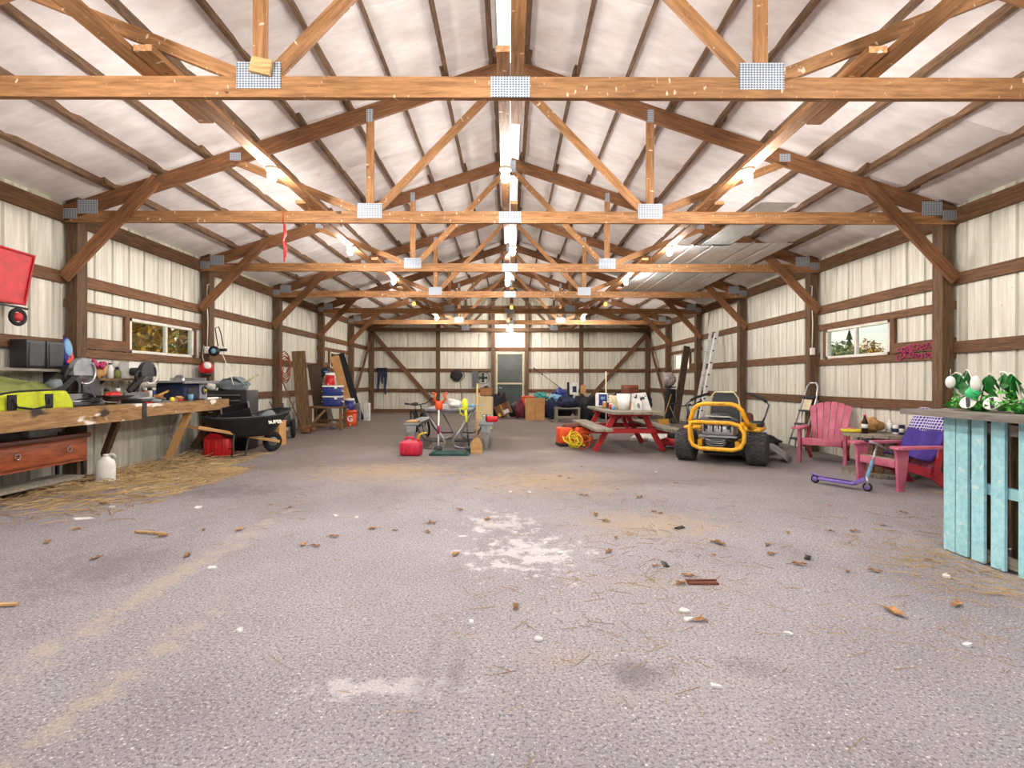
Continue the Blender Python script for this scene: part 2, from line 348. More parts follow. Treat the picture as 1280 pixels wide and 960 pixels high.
def side_wall(sg, wins, gap=None):
    nm = 'left' if sg < 0 else 'right'
    w = st('wall_'+nm, ('ribbed cream metal wall with timber posts and girts, with the workbench along it', 'ribbed cream metal wall with timber posts and girts, with the pink chairs along it')[sg > 0])
    place = lambda t: Matrix.Translation((sg*SX, t, 0)) @ Matrix(((0, sg, 0, 0), (1, 0, 0, 0), (0, 0, 1, 0), (0, 0, 0, 1)))
    cuts = [FRONT]
    while cuts[-1]+.9144 < BACK: cuts.append(cuts[-1]+.9144)
    cuts.append(BACK)
    for a, b in wins: cuts += [a, b]
    if gap: cuts += [gap[0], gap[1]]
    cuts = sorted(set(cuts))
    for a, b in zip(cuts[:-1], cuts[1:]):
        if b-a < .01: continue
        mid = (a+b)/2
        if any(p < mid < q for p, q in wins):
            sheet(w, place, a, b, 0, 1.60); sheet(w, place, a, b, 2.09, 3.36)
        elif gap and gap[0] < mid < gap[1]:
            sheet(w, place, a, b, .86, 3.36)
        else: sheet(w, place, a, b, 0, 3.36)
    for i, y in enumerate(TY):
        a = y+.085 if i < 8 else y-.02
        if i == 8: a = BACK-.12
        beam('post', (sg*PX, a, 0), (sg*PX, a, 3.42 if i < 8 else 3.3), .14, .15, 'post_wood', w, (0, 1, 0))
        if i < 8:
            y0, y1 = y, TY[i+1] if i < 7 else BACK-.02
            hs = [2.45, .90, 3.21]
            if not any(y0 < p < y1 for p, q in wins): hs.append(1.63)
            for h in hs: beam('girt', (sg*GX, y0+.02, h), (sg*GX, y1+.02, h), .04, .14 if h != 3.21 else .19, 'girt_wood', w)
            for p, q in wins:
                if y0 < p < y1:
                    beam('girt', (sg*GX, y0+.02, 2.145), (sg*GX, y1+.02, 2.145), .04, .1, 'girt_wood', w)
                    beam('girt', (sg*GX, y0+.02, 1.545), (sg*GX, y1+.02, 1.545), .04, .1, 'girt_wood', w)
                    beam('girt', (sg*GX, y0+.02, 1.68), (sg*GX, p-.09, 1.68), .04, .14, 'girt_wood', w)
                    beam('window_stud', (sg*GX, p-.05, 1.6), (sg*GX, p-.05, 2.1), .04, .08, 'girt_wood', w, (0, 1, 0))
                    beam('window_stud', (sg*GX, q+.04, 1.6), (sg*GX, q+.04, 2.1), .04, .07, 'girt_wood', w, (0, 1, 0))
    beam('wall_brace', (sg*(PX-.02), TY[8]-.1, 3.05), (sg*(PX-.02), TY[7]+.25, .55), .04, .14, 'girt_wood', w, (0, 1, .5))
    return w
WIN = [(7.30, 8.77), (15.45, 16.92)]
wl = side_wall(-1, WIN, (13.18, 13.26)); wr = side_wall(1, WIN)
# back wall
wb = st('wall_back', 'ribbed cream metal back wall with dark timber posts')
DX0, DX1 = -.53, .55
def bplace(t): return Matrix.Translation((t, BACK, 0)) @ Matrix(((1, 0, 0, 0), (0, 1, 0, 0), (0, 0, 1, 0), (0, 0, 0, 1)))
cuts = [-5.41]
while cuts[-1]+.9144 < 5.41: cuts.append(cuts[-1]+.9144)
cuts = sorted(set(cuts+[5.41, DX0, DX1, 0]))
for a, b in zip(cuts[:-1], cuts[1:]):
    z0 = 2.32 if DX0 < (a+b)/2 < DX1 else 0
    sheet(wb, bplace, a, b, z0, 0, lambda t: 5.17-abs(t)/3)
for x in (-2.75, -.64, .66, 2.75):
    beam('post', (x, BACK-.12, 0), (x, BACK-.12, zb(x)), .14, .15, 'post_wood', wb, (0, 1, 0))
for h in (2.45, 1.63, .85, .07, 4.05):
    w2 = 5.3 if h < 4 else 2.6
    if h > 2 or h == .07:
        xs = [(-w2, w2)] if h != .07 else [(-w2, -.64), (.66, w2)]
    else: xs = [(-w2, -.64), (.66, w2)]
    for a, b in xs: beam('girt', (a, BACK-.03, h), (b, BACK-.03, h), .04, .14, 'girt_wood', wb)
for sg in (-1, 1): beam('wall_brace', (sg*5.25, BACK-.21, 3.05), (sg*2.85, BACK-.21, .32), .04, .16, 'girt_wood', wb, (0, 1, 0) and (1, 0, 0))
# back door
M('door_pane', (58, 66, 58), (34, 40, 34), 2.5, rough=.25, rand=0, contrast=(.3, .7))
M('door_frame', (206, 196, 168), (176, 164, 134), 6, rough=.7, rand=0)
M('door_panel', (52, 66, 62), (36, 44, 42), 2, rough=.5, rand=0)
dr = st('door_1', 'dark glazed back door with a thin pale frame')
mb = MB()
for x in (DX0+.03, DX1-.03): mb.box((x, BACK-.03, 1.16), (.06, .07, 2.32))
for z in (2.29, 1.13): mb.box((0.01, BACK-.035, z), (DX1-DX0, .08, .06))
part(dr, 'door_frame', mb, 'door_frame')
part(dr, 'door_pane', MB().box((.01, BACK-.01, 1.71), (1.0, .02, 1.12)), 'door_pane')
part(dr, 'door_panel', MB().box((.01, BACK-.01, .56), (1.0, .03, 1.10)), 'door_panel')
part(dr, 'door_handle', MB().tube([(-.40, BACK-.03, .98), (-.40, BACK-.09, .98), (-.30, BACK-.09, .95)], .012), 'sheet_metal')
# windows
n = 0
for sg in (-1, 1):
    for (a, b) in WIN:
        n += 1
        w = st('window_%d' % n, 'two-pane vinyl slider window in the %s wall, %s' % (('left', 'right')[sg > 0], 'near bay' if a < 10 else 'far bay'))
        x = sg*(SX-.005); z0, z1 = 1.60, 2.09; mid = a+(b-a)*(.5 if sg > 0 else .54)
        mb = MB()
        for z in (z0+.02, z1-.02): mb.box((x, (a+b)/2, z), (.07, b-a, .04))
        for y in (a+.02, b-.02): mb.box((x, y, (z0+z1)/2), (.07, .04, z1-z0))
        part(w, 'window_frame', mb, 'window_vinyl')
        part(w, 'sash_rail', MB().box((x-sg*.005, mid, (z0+z1)/2), (.045, .045, z1-z0-.06)), 'window_vinyl')
        for p, q in ((a+.04, mid), (mid, b-.04)):
            part(w, 'pane', MB().box((x, (p+q)/2, (z0+z1)/2), (.006, q-p, z1-z0-.08)), 'clear_glass')
# ---------------------------------------------------------------- roof
ce = st('ceiling', 'white faced insulation under a gable roof on wooden purlins')
SL = math.atan(1/3)
PUR = [.215+.572*i for i in range(9)]
def zroof(x): return 5.19-abs(x)/3
yy = [FRONT]+[y for y in TY[1:]]
ends = [FRONT]+TY[1:8]+[BACK]
for sg in (-1, 1):
    for i in range(len(ends)-1):
        a, b = ends[i], ends[i+1]
        for j, x in enumerate(PUR):
            off = .022 if (i+j) % 2 else -.022
            z = zb(x)+.194+.05
            beam('purlin', (sg*x+off, a-.16, z), (sg*x+off, b+.16 if b < BACK-.1 else b-.02, z), .04, .1, 'purlin_wood', ce, (sg/3, 0, 1))
    # insulation blankets: two widths per bay, sagging a little between purlins
    npan = 16; wid = (BACK-FRONT)/npan
    XS = [.17]+PUR+[5.42]
    for k in range(npan):
        y0 = FRONT+k*wid
        rnd = random.Random(k*3+sg); ph = rnd.uniform(0, 6)
        def fn(a, b, sg=sg, y0=y0, k=k, ph=.7*sg):
            x = .17+(5.43-.17)*a
            q = min((abs(x-p) for p in PUR)); sag = -.022*min(1, q/.2)*(.75+.25*math.sin(ph+x*2.3))
            e = min(b, 1-b); lip = -.035*math.exp(-e*e/.0006)
            ew = lambda e: .05*math.sin(x*1.3+e*1.7)*(0 if e in (0, npan) else 1)
            yv = y0+wid*b+ew(k)*(1-b)+ew(k+1)*b
            return (sg*x, yv, zroof(x)+sag+lip)
        part(ce, 'insulation_panel', MB().grid(fn, 46, 10), 'insulation')
    part(ce, 'roof_sheet', MB().grid(lambda a, b: (sg*(.15+5.35*a), FRONT+(BACK-FRONT)*b, zroof(.15+5.35*a)+.05), 2, 2, False), 'sheet_metal', solid=.01)
for k in range(8):
    a = FRONT+(BACK-FRONT)/8*k; b = a+(BACK-FRONT)/8
    part(ce, 'ridge_panel', MB().add([(-.2, a, 5.20), (0, a, 5.26), (.2, a, 5.20), (-.2, b, 5.20), (0, b, 5.26), (.2, b, 5.20)], [(0, 1, 4, 3), (1, 2, 5, 4)]), 'ridge_sheet', label='translucent white ridge panel letting daylight in')
for y in TY[1:8]:
    beam('ridge_block', (-.17, y+.35, 5.0), (.17, y+.35, 5.0), .04, .14, 'purlin_wood', ce)
# longitudinal braces lying on the bottom chords
br = []
for x0, x1, w in ((-2.41, -2.28, .115), (.045, -.045, .085), (2.41, 2.28, .115)):
    for i in range(0, 8):
        x = x0 if i % 2 else x1
        a = TY[i]-.28; b = TY[i+1]+.62 if i < 7 else BACK-.2
        if i == 0: a = FRONT
        beam('ceiling_brace', (x, a, ZC+.07+.02+.001), (x, b, ZC+.07+.02+.001), w, .04, 'purlin_wood' if i < 1 else 'truss_wood', ce)
# ---------------------------------------------------------------- trusses
NB = ['front end of the barn', 'second from the open front', 'third from the open front', 'fourth from the open front', 'fourth from the back wall', 'third from the back wall', 'second from the back wall', 'next to the back wall', 'standing on the back wall']
def truss(i):
    y = TY[i] if i < 8 else BACK-.24
    wood = 'truss_wood'; tc = 'top_chord_wood'
    t = thing('roof_truss', 'orange-brown timber roof truss with metal plates, '+NB[i], 'truss', (0, y, 0), group='roof trusses')
    if i == 8: wood = 'post_wood'
    beam('bottom_chord', (-5.36, 0, ZC), (0, 0, ZC), .04, .14, wood, t)
    beam('bottom_chord', (0, 0, ZC), (5.36, 0, ZC), .04, .14, wood, t)
    h = .184; o = h/2*math.cos(SL)
    for sg in (-1, 1):
        e = 5.42
        mid = lambda x: zb(x)+.097
        beam('top_chord', (0 if sg > 0 else -e, 0, mid(0 if sg > 0 else e)), (e if sg > 0 else 0, 0, mid(e if sg > 0 else 0)), .04, h, tc, t)
        nx = sg*1.685; nz = ZC+.05
        beam('web', (nx-sg*.05, .001, nz), (sg*.06, .001, 4.86), .038, .089, wood, t)
        beam('web', (nx, .002, nz), (nx, .002, zb(nx)+.1), .038, .089, wood, t, (1, 0, 0))
        beam('web', (nx+sg*.06, -.001, nz), (sg*3.32, -.001, zb(3.32)+.06), .038, .089, wood, t)
        P = lambda x, z, w, hh, l=None: part(t, 'gusset_plate', MB().box((x, -.0225, z), (w, .005, hh)), 'galv_plate')
        P(nx, ZC+.075, .298, .178)
        P(nx, zb(nx)+.06, .075, .15)
        if i < 8:
            P(sg*5.07, ZC+.075+.04, .24, .17); P(sg*5.30, ZC+.035, .2, .12)
            P(sg*3.3, zb(3.3)+.1, .13, .09)
            beam('knee_brace', (sg*5.34, -.045, 2.44), (sg*4.22, -.045, 3.62), .04, .14, tc, t)
    part(t, 'gusset_plate', MB().box((0, -.0225, ZC), (.262, .005, .14)), 'galv_plate')
    part(t, 'gusset_plate', MB().box((0, -.0225, 4.93), (.2, .005, .2)), 'galv_plate')
    return t
for i in range(9): truss(i)
# ---------------------------------------------------------------- lamps
def lamp(x, y, amber=False, label=''):
    strong = y > 16
    zt = ZC+.07
    t = thing('ceiling_lamp', label, 'lamp', (x, y, zt), group='bare bulb lamps under the roof')
    part(t, 'lamp_holder', MB().lathe([(.0, 0), (.058, 0), (.058, -.018), (.05, -.03), (.03, -.035), (.026, -.05), (0, -.05)], n=16), 'white_plastic')
    part(t, 'bulb', MB().ball((0, 0, -.088), (.042, .042, .052), 10, 8), 'bulb_amber' if amber else 'bulb_strong' if strong else 'bulb_glass')
BY = [4.95, 7.8, 10.15, 13.0, 16.1, 2.1, -.7]  # last two positions lie out of view, added to brighten the near floor
for k, y in enumerate(BY):
    for sx, xs in (('left', -2.28 if k % 2 == 0 else -2.41), ('right', 2.28 if k % 2 == 0 else 2.41)):
        lamp(xs, y, k == 3, '%s bulb on the %s ceiling brace, %s lamp from the open front' % ('amber' if k == 3 else 'white', sx, ['third', 'fourth', 'fifth', 'sixth', 'seventh', 'added unseen second', 'added unseen first'][k]))
for k, y in enumerate((4.95, 7.8, 10.3, 13.6, 16.6, 18.7, 2.1, -.7)):  # last two ridge bulbs are unseen extras that lift the near floor
    lamp(-.045 if k % 2 == 0 else .045, y, k in (3, 4), '%s bulb below the ridge, %s lamp from the open front' % ('amber' if k in (3, 4) else 'white', ['third', 'fourth', 'fifth', 'sixth', 'seventh', 'eighth', 'added unseen second', 'added unseen first'][k]))
# loose roofing sheets stored on the bottom chords
def loft_sheet(x0, x1, y0, y1, z, label):
    n = int((x1-x0)/.23); prof = []
    for i in range(n+1):
        x = x0+(x1-x0)*i/n
        prof += [(x-.03, 0), (x-.012, .02), (x+.012, .02), (x+.03, 0)] if 0 < i < n else [(x, 0)]
    mb = MB().add([(x, y, zz) for x, zz in prof for y in (y0, y1)], [(2*i, 2*i+2, 2*i+3, 2*i+1) for i in range(len(prof)-1)])
    c = V(((x0+x1)/2, (y0+y1)/2, z)); mb.tr(Matrix.Translation((-c.x, -c.y, 0)))
    return solo('roofing_sheet', label, 'metal sheet', mb, 'sheet_metal', c, 0, 'spare roofing sheets stored on the trusses', .004)
loft_sheet(2.50, 3.40, 7.95, 12.4, ZC+.12, 'spare ribbed metal roofing sheet lying on the trusses, closer to the ridge')
loft_sheet(3.38, 4.28, 7.8, 12.0, ZC+.125, 'spare ribbed metal roofing sheet lying on the trusses, closer to the wall')
loft_sheet(2.96, 3.40, 6.1, 9.6, ZC+.15, 'narrow ribbed metal roofing sheet lying on top of the wider ones')
# ================================================================ shared colours for the objects
for nm, c, ro, me in (
    ('red_plastic', (206, 30, 34), .4, 0), ('pinkred_plastic', (214, 36, 70), .4, 0), ('orange_plastic', (238, 84, 28), .45, 0), ('yellow_plastic', (232, 208, 40), .45, 0),
    ('lime_fabric', (196, 206, 42), .9, 0), ('olive_fabric', (128, 134, 72), .9, 0), ('blue_plastic', (38, 52, 128), .45, 0), ('light_blue', (120, 170, 206), .6, 0), ('teal', (44, 148, 140), .6, 0),
    ('steel', (190, 192, 196), .3, .85), ('dark_steel', (84, 86, 90), .4, .7), ('rubber', (32, 32, 34), .9, 0), ('amber_handle', (214, 164, 72), .6, 0), ('magenta', (176, 40, 96), .6, 0),
    ('purple_cloth', (72, 52, 140), .95, 0), ('tan_paper', (196, 148, 92), .85, 0), ('cream', (226, 214, 176), .7, 0), ('white_paper', (236, 234, 230), .8, 0), ('grey_plastic', (150, 154, 158), .5, 0),
    ('brown_fabric', (112, 62, 48), .95, 0), ('navy_cloth', (40, 48, 78), .95, 0), ('black_cloth', (38, 37, 40), .95, 0), ('grey_cloth', (128, 138, 142), .95, 0), ('green_plastic', (52, 132, 60), .5, 0),
    ('mower_yellow', (246, 180, 28), .35, 0), ('red_paint', (196, 40, 46), .55, 0), ('lavender', (136, 112, 196), .4, 0), ('orange_wire', (226, 96, 36), .6, 0), ('maroon', (110, 34, 52), .7, 0)):
    M(nm, c, tuple(x*.84 for x in c), 9, rough=ro, metal=me, rand=.05)
M('aluminium', (214, 216, 218), (180, 182, 184), 8, (1, 1, .2), .35, .6, rand=.04)
M('cardboard', (206, 158, 102), (186, 138, 86), 5, rough=.9, rand=.06)
M('dark_cardboard', (128, 86, 56), (104, 68, 44), 5, rough=.9, rand=.06)
M('old_plank', (128, 98, 66), (76, 56, 38), 5, WS, .9, bump=.3, rand=.12)
M('grey_plank', (158, 150, 136), (112, 104, 92), 5, WS, .9, bump=.3, rand=.1, speck=[((120, 130, 92), 5, .62, (1, 1, 1))])
M('bench_wood', (168, 132, 86), (118, 86, 52), 4, (.9, 7, 7), .85, bump=.2, rand=.06, speck=[((54, 44, 40), 2.4, .555, (1, 2, 2)), ((226, 220, 210), 3.1, .61, (1, 2, 2)), ((226, 214, 190), 30, .72, (1, 1, 1))])
M('red_cabinet', (160, 84, 48), (112, 54, 30), 6, (6, 1, 6), .4, bump=.05, rand=.04)
M('dark_cabinet_top', (96, 52, 34), (66, 36, 26), 6, (6, 1, 6), .5, rand=.04)
M('tan_handle', (206, 164, 106), (172, 128, 76), 6, WS, .7, rand=.05)
M('straw', (196, 168, 118), (138, 112, 76), 2, rough=.85, rand=0, contrast=(.3, .7))
M('dry_leaf', (178, 132, 82), (128, 86, 48), 18, rough=.85, rand=.3)
M('bark', (92, 74, 58), (58, 46, 36), 8, (6, 6, 1), .9, bump=.4, rand=.1)
M('leaf_green', (112, 128, 66), (72, 88, 42), 5, rough=.8, trans=.4, rand=.15)
M('leaf_gold', (196, 152, 70), (140, 96, 46), 5, rough=.8, trans=.4, rand=.15)
M('fir_green', (66, 86, 58), (42, 58, 38), 3, rough=.9, rand=.15)
# ================================================================ outside: trees seen through the windows
def leafcloud(n, c, r, size, seed):
    rnd = random.Random(seed); mb = MB()
    for _ in range(n):
        while True:
            p = V((rnd.uniform(-1, 1), rnd.uniform(-1, 1), rnd.uniform(-1, 1)))
            if .35 < p.length < 1: break
        p = V((p.x*r[0], p.y*r[1], p.z*r[2]))+V(c); a = V((rnd.gauss(0, 1), rnd.gauss(0, 1), rnd.gauss(0, 1))).normalized(); b = a.orthogonal().normalized(); s = size*rnd.uniform(.6, 1.3)
        q = a.cross(b)*s*.12
        mb.add([p-a*s, p+b*s*.5+q, p+a*s, p-b*s*.5+q], [(0, 1, 2, 3)])
    return mb
def tree(loc, h, r, mat, seed, label, group, n=1400, size=.12):
    t = thing('tree', label, 'tree', loc, group=group); rnd = random.Random(seed)
    part(t, 'trunk', MB().tube([(0, 0, -.1), (.1, 0, h*.35), (0, .1, h*.7), (.1, .1, h*.95)], [h*.03, h*.025, h*.015, .01]), 'bark')
    for k in range(5):
        a = rnd.uniform(0, 6.28); z = h*rnd.uniform(.2, .6)
        part(t, 'branch', MB().tube([(.05, 0, z), (r*.4*math.cos(a), r*.4*math.sin(a), z+h*.12), (r*.8*math.cos(a), r*.8*math.sin(a), z+h*.2)], [h*.014, h*.009, .01], 6), 'bark')
    part(t, 'foliage', leafcloud(n, (0, 0, h*.6), (r, r, h*.42), size, seed), mat, kind='stuff')
for i, (x, y, h, r, m, lb) in enumerate(((-8.0, 12.6, 5, 1.3, 'leaf_gold', 'gold-leaved tree just outside the window over the workbench'), (-11.2, 15.6, 5, 1.7, 'leaf_green', 'green tree just outside the window over the workbench'), (-17.5, 24, 9, 4.0, 'leaf_green', 'taller green tree further behind the window over the workbench'), (-8.6, 25, 5.5, 2.0, 'leaf_gold', 'gold-leaved tree outside the far bay beyond the workbench'))):
    tree((x, y, 0), h, r, m, 40+i, lb, 'trees beside the barn', 1300, .13)
for i in range(9):
    rnd = random.Random(i+5); y = 58+i*3.4; x = 46+rnd.uniform(-3, 5)
    h = rnd.uniform(6.2, 8.4); t = thing('fir_tree', 'small distant fir in the tree line across the field', 'tree', (x, y, 0), group='distant firs')
    part(t, 'trunk', MB().tube([(0, 0, 0), (0, 0, h*.9)], [.15, .03], 6), 'bark')
    mb = MB()
    for k in range(6): mb.lathe([(h*.16*(1-k/7), h*(.12+k*.14)), (0.02, h*(.34+k*.13))], n=9)
    part(t, 'foliage', mb, 'fir_green')
for i, (x, y) in enumerate(((17.5, 27.5), (20.5, 30.5), (15, 30), (36, 52))):
    tree((x, y, 0), 3.3 if i < 3 else 5.5, 1.7, 'leaf_green' if i % 2 == 0 else 'leaf_gold', 80+i, 'low round tree across the field, %s leaves' % ('green' if i % 2 == 0 else 'gold'), 'low trees across the field', 900, .2)
# ================================================================ workbench along the left wall
t = thing('workbench', 'long rough plank workbench with paint-stained fascia fixed along the wall', 'workbench', (-5.0, 6.4, 0))
ox = V((-5.0, 6.4, 0))
def lb(p): return V(p)-ox
beam('fascia_board', lb((-4.70, 4.0, .815)), lb((-4.70, 6.58, .815)), .04, .20, 'bench_wood', t)
beam('fascia_board', lb((-4.70, 6.66, .825)), lb((-4.70, 8.62, .825)), .04, .165, 'bench_wood', t)
part(t, 'metal_strap', MB().box(lb((-4.675, 6.62, .82)), (.012, .07, .19)), 'dark_steel')
for k in range(3):
    x = -5.13+k*.16
    beam('top_plank', lb((x, 4.0, .885)), lb((x, 6.61, .885)), .155, .04, 'bench_wood', t)
    beam('top_plank', lb((x, 6.62, .885)), lb((x, 8.62, .885)), .155, .04, 'bench_wood', t)
beam('brace', lb((-4.78, 6.3, .72)), lb((-5.2, 6.62, .22)), .04, .14, 'old_plank', t)
beam('brace', lb((-4.76, 7.66, .74)), lb((-5.06, 7.64, .0)), .04, .1, 'tan_handle', t)
beam('brace', lb((-4.78, 8.5, .74)), lb((-5.2, 8.5, .1)), .04, .1, 'old_plank', t)
beam('brace', lb((-4.78, 4.3, .72)), lb((-5.2, 4.3, .1)), .04, .1, 'old_plank', t)
BT = .906
# drawer table under the bench
t = thing('drawer_table', 'reddish-brown table with one wide drawer under the workbench', 'table', (-5.1, 5.4, 0))
part(t, 'table_body', MB().box((.0, 0, .415), (.34, 1.26, .27)), 'red_cabinet')
part(t, 'table_top', MB().rbox((.0, 0, .575), (.40, 1.32, .05), .01), 'dark_cabinet_top')
d = part(t, 'drawer_front', MB().rbox((.178, .06, .42), (.022, 1.08, .22), .006), 'red_cabinet')
for y in (-.25, .36): part(d, 'ring_pull', MB().torus((.2, y, .44), .028, .005, 14, 6, RY(90)), 'steel')
part(t, 'paper_tag', MB().box((.172, -.56, .40), (.006, .03, .12)), 'white_paper')
for x in (-.15, .15):
    for y in (-.6, .6): part(t, 'leg', MB().box((x, y, .14), (.03, .03, .28)), 'black_plastic')
part(t, 'lower_shelf', MB().box((0, 0, .10), (.34, 1.2, .03)), 'grey_plank')
solo('storage_box', 'flat pale grey box on the drawer table', 'box', MB().rbox((0, 0, .05), (.25, .34, .10), .012), 'grey_plastic', (-5.12, 5.55, .60))
solo('storage_box', 'dark flat box on the drawer table', 'box', MB().rbox((0, 0, .04), (.25, .36, .08), .012), 'dark_grey', (-5.12, 5.12, .60))
# white jug
t = thing('plastic_jug', 'white plastic jug with a loop handle standing in straw beside the drawer table', 'jug', (-4.78, 6.12, 0), R(20))
part(t, 'jug_body', MB().lathe([(.09, 0), (.1, .02), (.1, .2), (.085, .26), (.045, .29), (.035, .31)], n=14, sq=(1, .8)), 'white_plastic')
part(t, 'handle', MB().tube(arc((.05, 0, .29), .045, 0, 200, 8), .012, 6), 'white_plastic')
part(t, 'cap', MB().lathe([(.03, .305), (.03, .335), (0, .335)], n=10), 'white_plastic')
# lime tool bag
t = thing('tool_bag', 'open lime-yellow tool bag with black straps on the workbench', 'bag', (-4.98, 5.25, BT))
def bagf(a, b):
    an = 2*math.pi*a; h = b
    rx, ry = .19+.02*math.sin(an*3), .53+.02*math.sin(an*5)
    k = 1-.14*h*h; sx = math.copysign(abs(math.cos(an))**.5, math.cos(an)); sy = math.copysign(abs(math.sin(an))**.5, math.sin(an))
    return (rx*sx*k, ry*sy*k, .165*h+.03*h*math.sin(an*2+1))
body = part(t, 'bag_body', MB().grid(bagf, 40, 8), 'lime_fabric', solid=.012)
part(t, 'bag_lining', MB().ball((-.02, 0, .12), (.15, .47, .15), 18, 10, .2, 3), 'olive_fabric')
part(t, 'rim_trim', MB().tube([V(bagf(i/40, 1))+V((0, 0, .005)) for i in range(40)], .012, 6, True), 'black_cloth')
for y in (-.28, .12): part(t, 'strap', MB().rbox((.195, y, .085), (.014, .09, .15), .004), 'black_cloth')
part(t, 'handle', MB().tube([(.205, -.28, .12), (.225, -.26, .04), (.225, -.08, .01), (.225, .1, .04), (.205, .12, .12)], .011, 6), 'black_cloth')
part(t, 'lid_flap', MB().grid(lambda a, b: (-.17+.03*math.sin(b*9), -.42+.84*b, .2+.12*a+.04*math.sin(b*5)), 5, 12), 'olive_fabric', solid=.012)
solo('tape_pouch', 'small grey pouch lying on the lime tool bag', 'pouch', MB().rbox((0, 0, 0), (.1, .13, .09), .03, RX(20)), 'grey_cloth', (-4.95, 5.62, BT+.26))
# miter saws
def miter_saw(loc, rz, label, guard, lower):
    t = thing('miter_saw', label, 'power saw', loc, rz, 'miter saws on the workbench')
    part(t, 'base', MB().rbox((0, 0, .03), (.34, .46, .05), .01), 'dark_steel')
    part(t, 'turntable', MB().lathe([(.16, .05), (.16, .075), (0, .075)], n=20), 'steel')
    part(t, 'fence', MB().box((-.07, 0, .11), (.02, .46, .07)), 'steel')
    part(t, 'arm', MB().bar((-.14, -.02, .06), (-.02, -.02, .34), .05, .07), 'black_plastic')
    part(t, 'arm_bar', MB().bar((-.02, -.22, .16), (.03, .06, .44), .05, .06), 'black_plastic')
    g = []
    for i in range(17):
        a = R(-20+220*i/16); g.append((.15*math.cos(a), .15*math.sin(a)))
    part(t, 'blade_guard', MB().prism([(q[0], q[1]) for q in g], .06, mtx((.03, .06, .41), RZ(90))), guard)
    part(t, 'blade', MB().lathe([(0, -.002), (.13, -.002), (.13, .002), (0, .002)], (.03, .06, .40), 24, RY(90)), 'steel')
    part(t, 'lower_guard', MB().tube([V((.03+.045, .06+.14*math.cos(R(a)), .40+.14*math.sin(R(a)))) for a in range(-120, 60, 12)], .014, 6), lower)
    part(t, 'motor', MB().lathe([(0, 0), (.055, 0), (.06, .03), (.055, .15), (.03, .16)], (-.02, .05, .42), 14, RY(-90)), 'dark_grey')
    part(t, 'handle', MB().tube([(.04, -.16, .30), (.06, -.2, .35), (.05, -.16, .42), (.04, -.08, .43)], .018, 8), 'black_plastic')
    return t
miter_saw((-4.98, 5.92, BT), R(0), 'black miter saw with round grey guard on bench beside the lime bag', 'grey_plastic', 'steel')
miter_saw((-4.98, 7.0, BT), R(0), 'black miter saw with white lower guard on bench below the window', 'dark_steel', 'white_plastic')
# open black case with red tool
t = thing('tool_case', 'open black tool case with a red tool inside on the workbench', 'tool case', (-4.98, 6.42, BT))
part(t, 'case_tray', MB().grid(lambda a, b: ((-.17+.34*a), (-.2+.4*b), .02+.09*max(abs(a-.5), abs(b-.5))*2), 8, 8), 'black_plastic', solid=.012)
part(t, 'case_lid', MB().rbox((-.15, -.13, .22), (.05, .36, .30), .02, RX(-12) @ RY(-14)), 'black_plastic')
part(t, 'lid_lining', MB().rbox((-.12, -.13, .23), (.03, .27, .22), .01, RX(-12) @ RY(-14)), 'dark_grey')
part(t, 'lid_cable', MB().tube([(-.05, -.25, .22), (.03, -.24, .1), (.1, -.16, .04), (.14, -.05, .03)], .006, 6), 'steel')
solo('red_drill', 'red and black cordless drill lying in the open case', 'drill', MB().rbox((0, 0, .05), (.09, .22, .08), .03).rbox((0, .07, .01), (.07, .06, .1), .02).lathe([(.022, 0), (.016, .07), (0, .07)], (0, -.11, .055), 10, RX(90)), 'red_plastic', (-4.95, 6.46, BT+.07), R(10))
t = thing('work_cap', 'black cap hanging on the post above the saw', 'cap', (-5.16, 6.16, 1.40))
part(t, 'crown', MB().ball((0, 0, 0), (.1, .1, .085), 14, 8), 'black_cloth')
part(t, 'brim', MB().lathe([(.02, -.03), (.14, -.045), (.14, -.05), (.02, -.04)], (.07, .0, .01), 14, sq=(1, .8)), 'maroon')
solo('flower_bunch', 'magenta and white artificial flowers on the shelf by the post', 'flowers', MB().ball((0, 0, .05), .06, 10, 6, .3, 1).ball((.03, .07, .02), .04, 8, 6, .3, 2).ball((0, .12, .05), .045, 8, 6, .3, 4), 'magenta', (-5.22, 6.50, 1.36))
# wall shelf with two speaker boxes
t = thing('wall_shelf', 'thin plank shelf on the wall holding two black boxes', 'shelf', (-5.24, 5.4, 1.32))
beam('shelf_board', (0, -.9, 0), (0, .72, 0), .2, .03, 'grey_plank', t)
for y in (-.5, .5): part(t, 'bracket', MB().prism([(-.08, -.015), (.08, -.015), (-.08, -.15)], .02, mtx((0, y, 0))), 'dark_steel')
for k, (y, lbb) in enumerate(((5.62, 'black box with worn front on wall shelf, next to the other'), (5.86, 'black box with worn front on wall shelf, beside the post'))):
    t = thing('speaker_box', lbb, 'speaker', (-5.24, y, 1.336), group='black boxes on the wall shelf')
    part(t, 'cabinet', MB().rbox((0, 0, .155), (.19, .225, .31), .008), 'black_plastic'); part(t, 'front_grille', MB().box((.098, 0, .155), (.006, .17, .25)), 'dark_grey')
t = thing('foam_board', 'upright blue rounded board with orange flame marks leaning on the post', 'board', (-5.17, 6.07, 1.336), 0, rot=(R(8), 0, 0))
part(t, 'board', MB().ball((0, 0, .19), (.03, .075, .19), 16, 12), 'blue_plastic')
part(t, 'pale_face', MB().ball((.012, 0, .24), (.024, .055, .12), 12, 10), 'light_blue')
part(t, 'flame_mark', MB().prism([(-.055, .09), (-.03, .12), (-.02, .16), (0, .12), (.03, .2), (.05, .12), (.04, .07), (0, .05)], .06, mtx((.0, 0, 0), RZ(90))), 'orange_plastic')
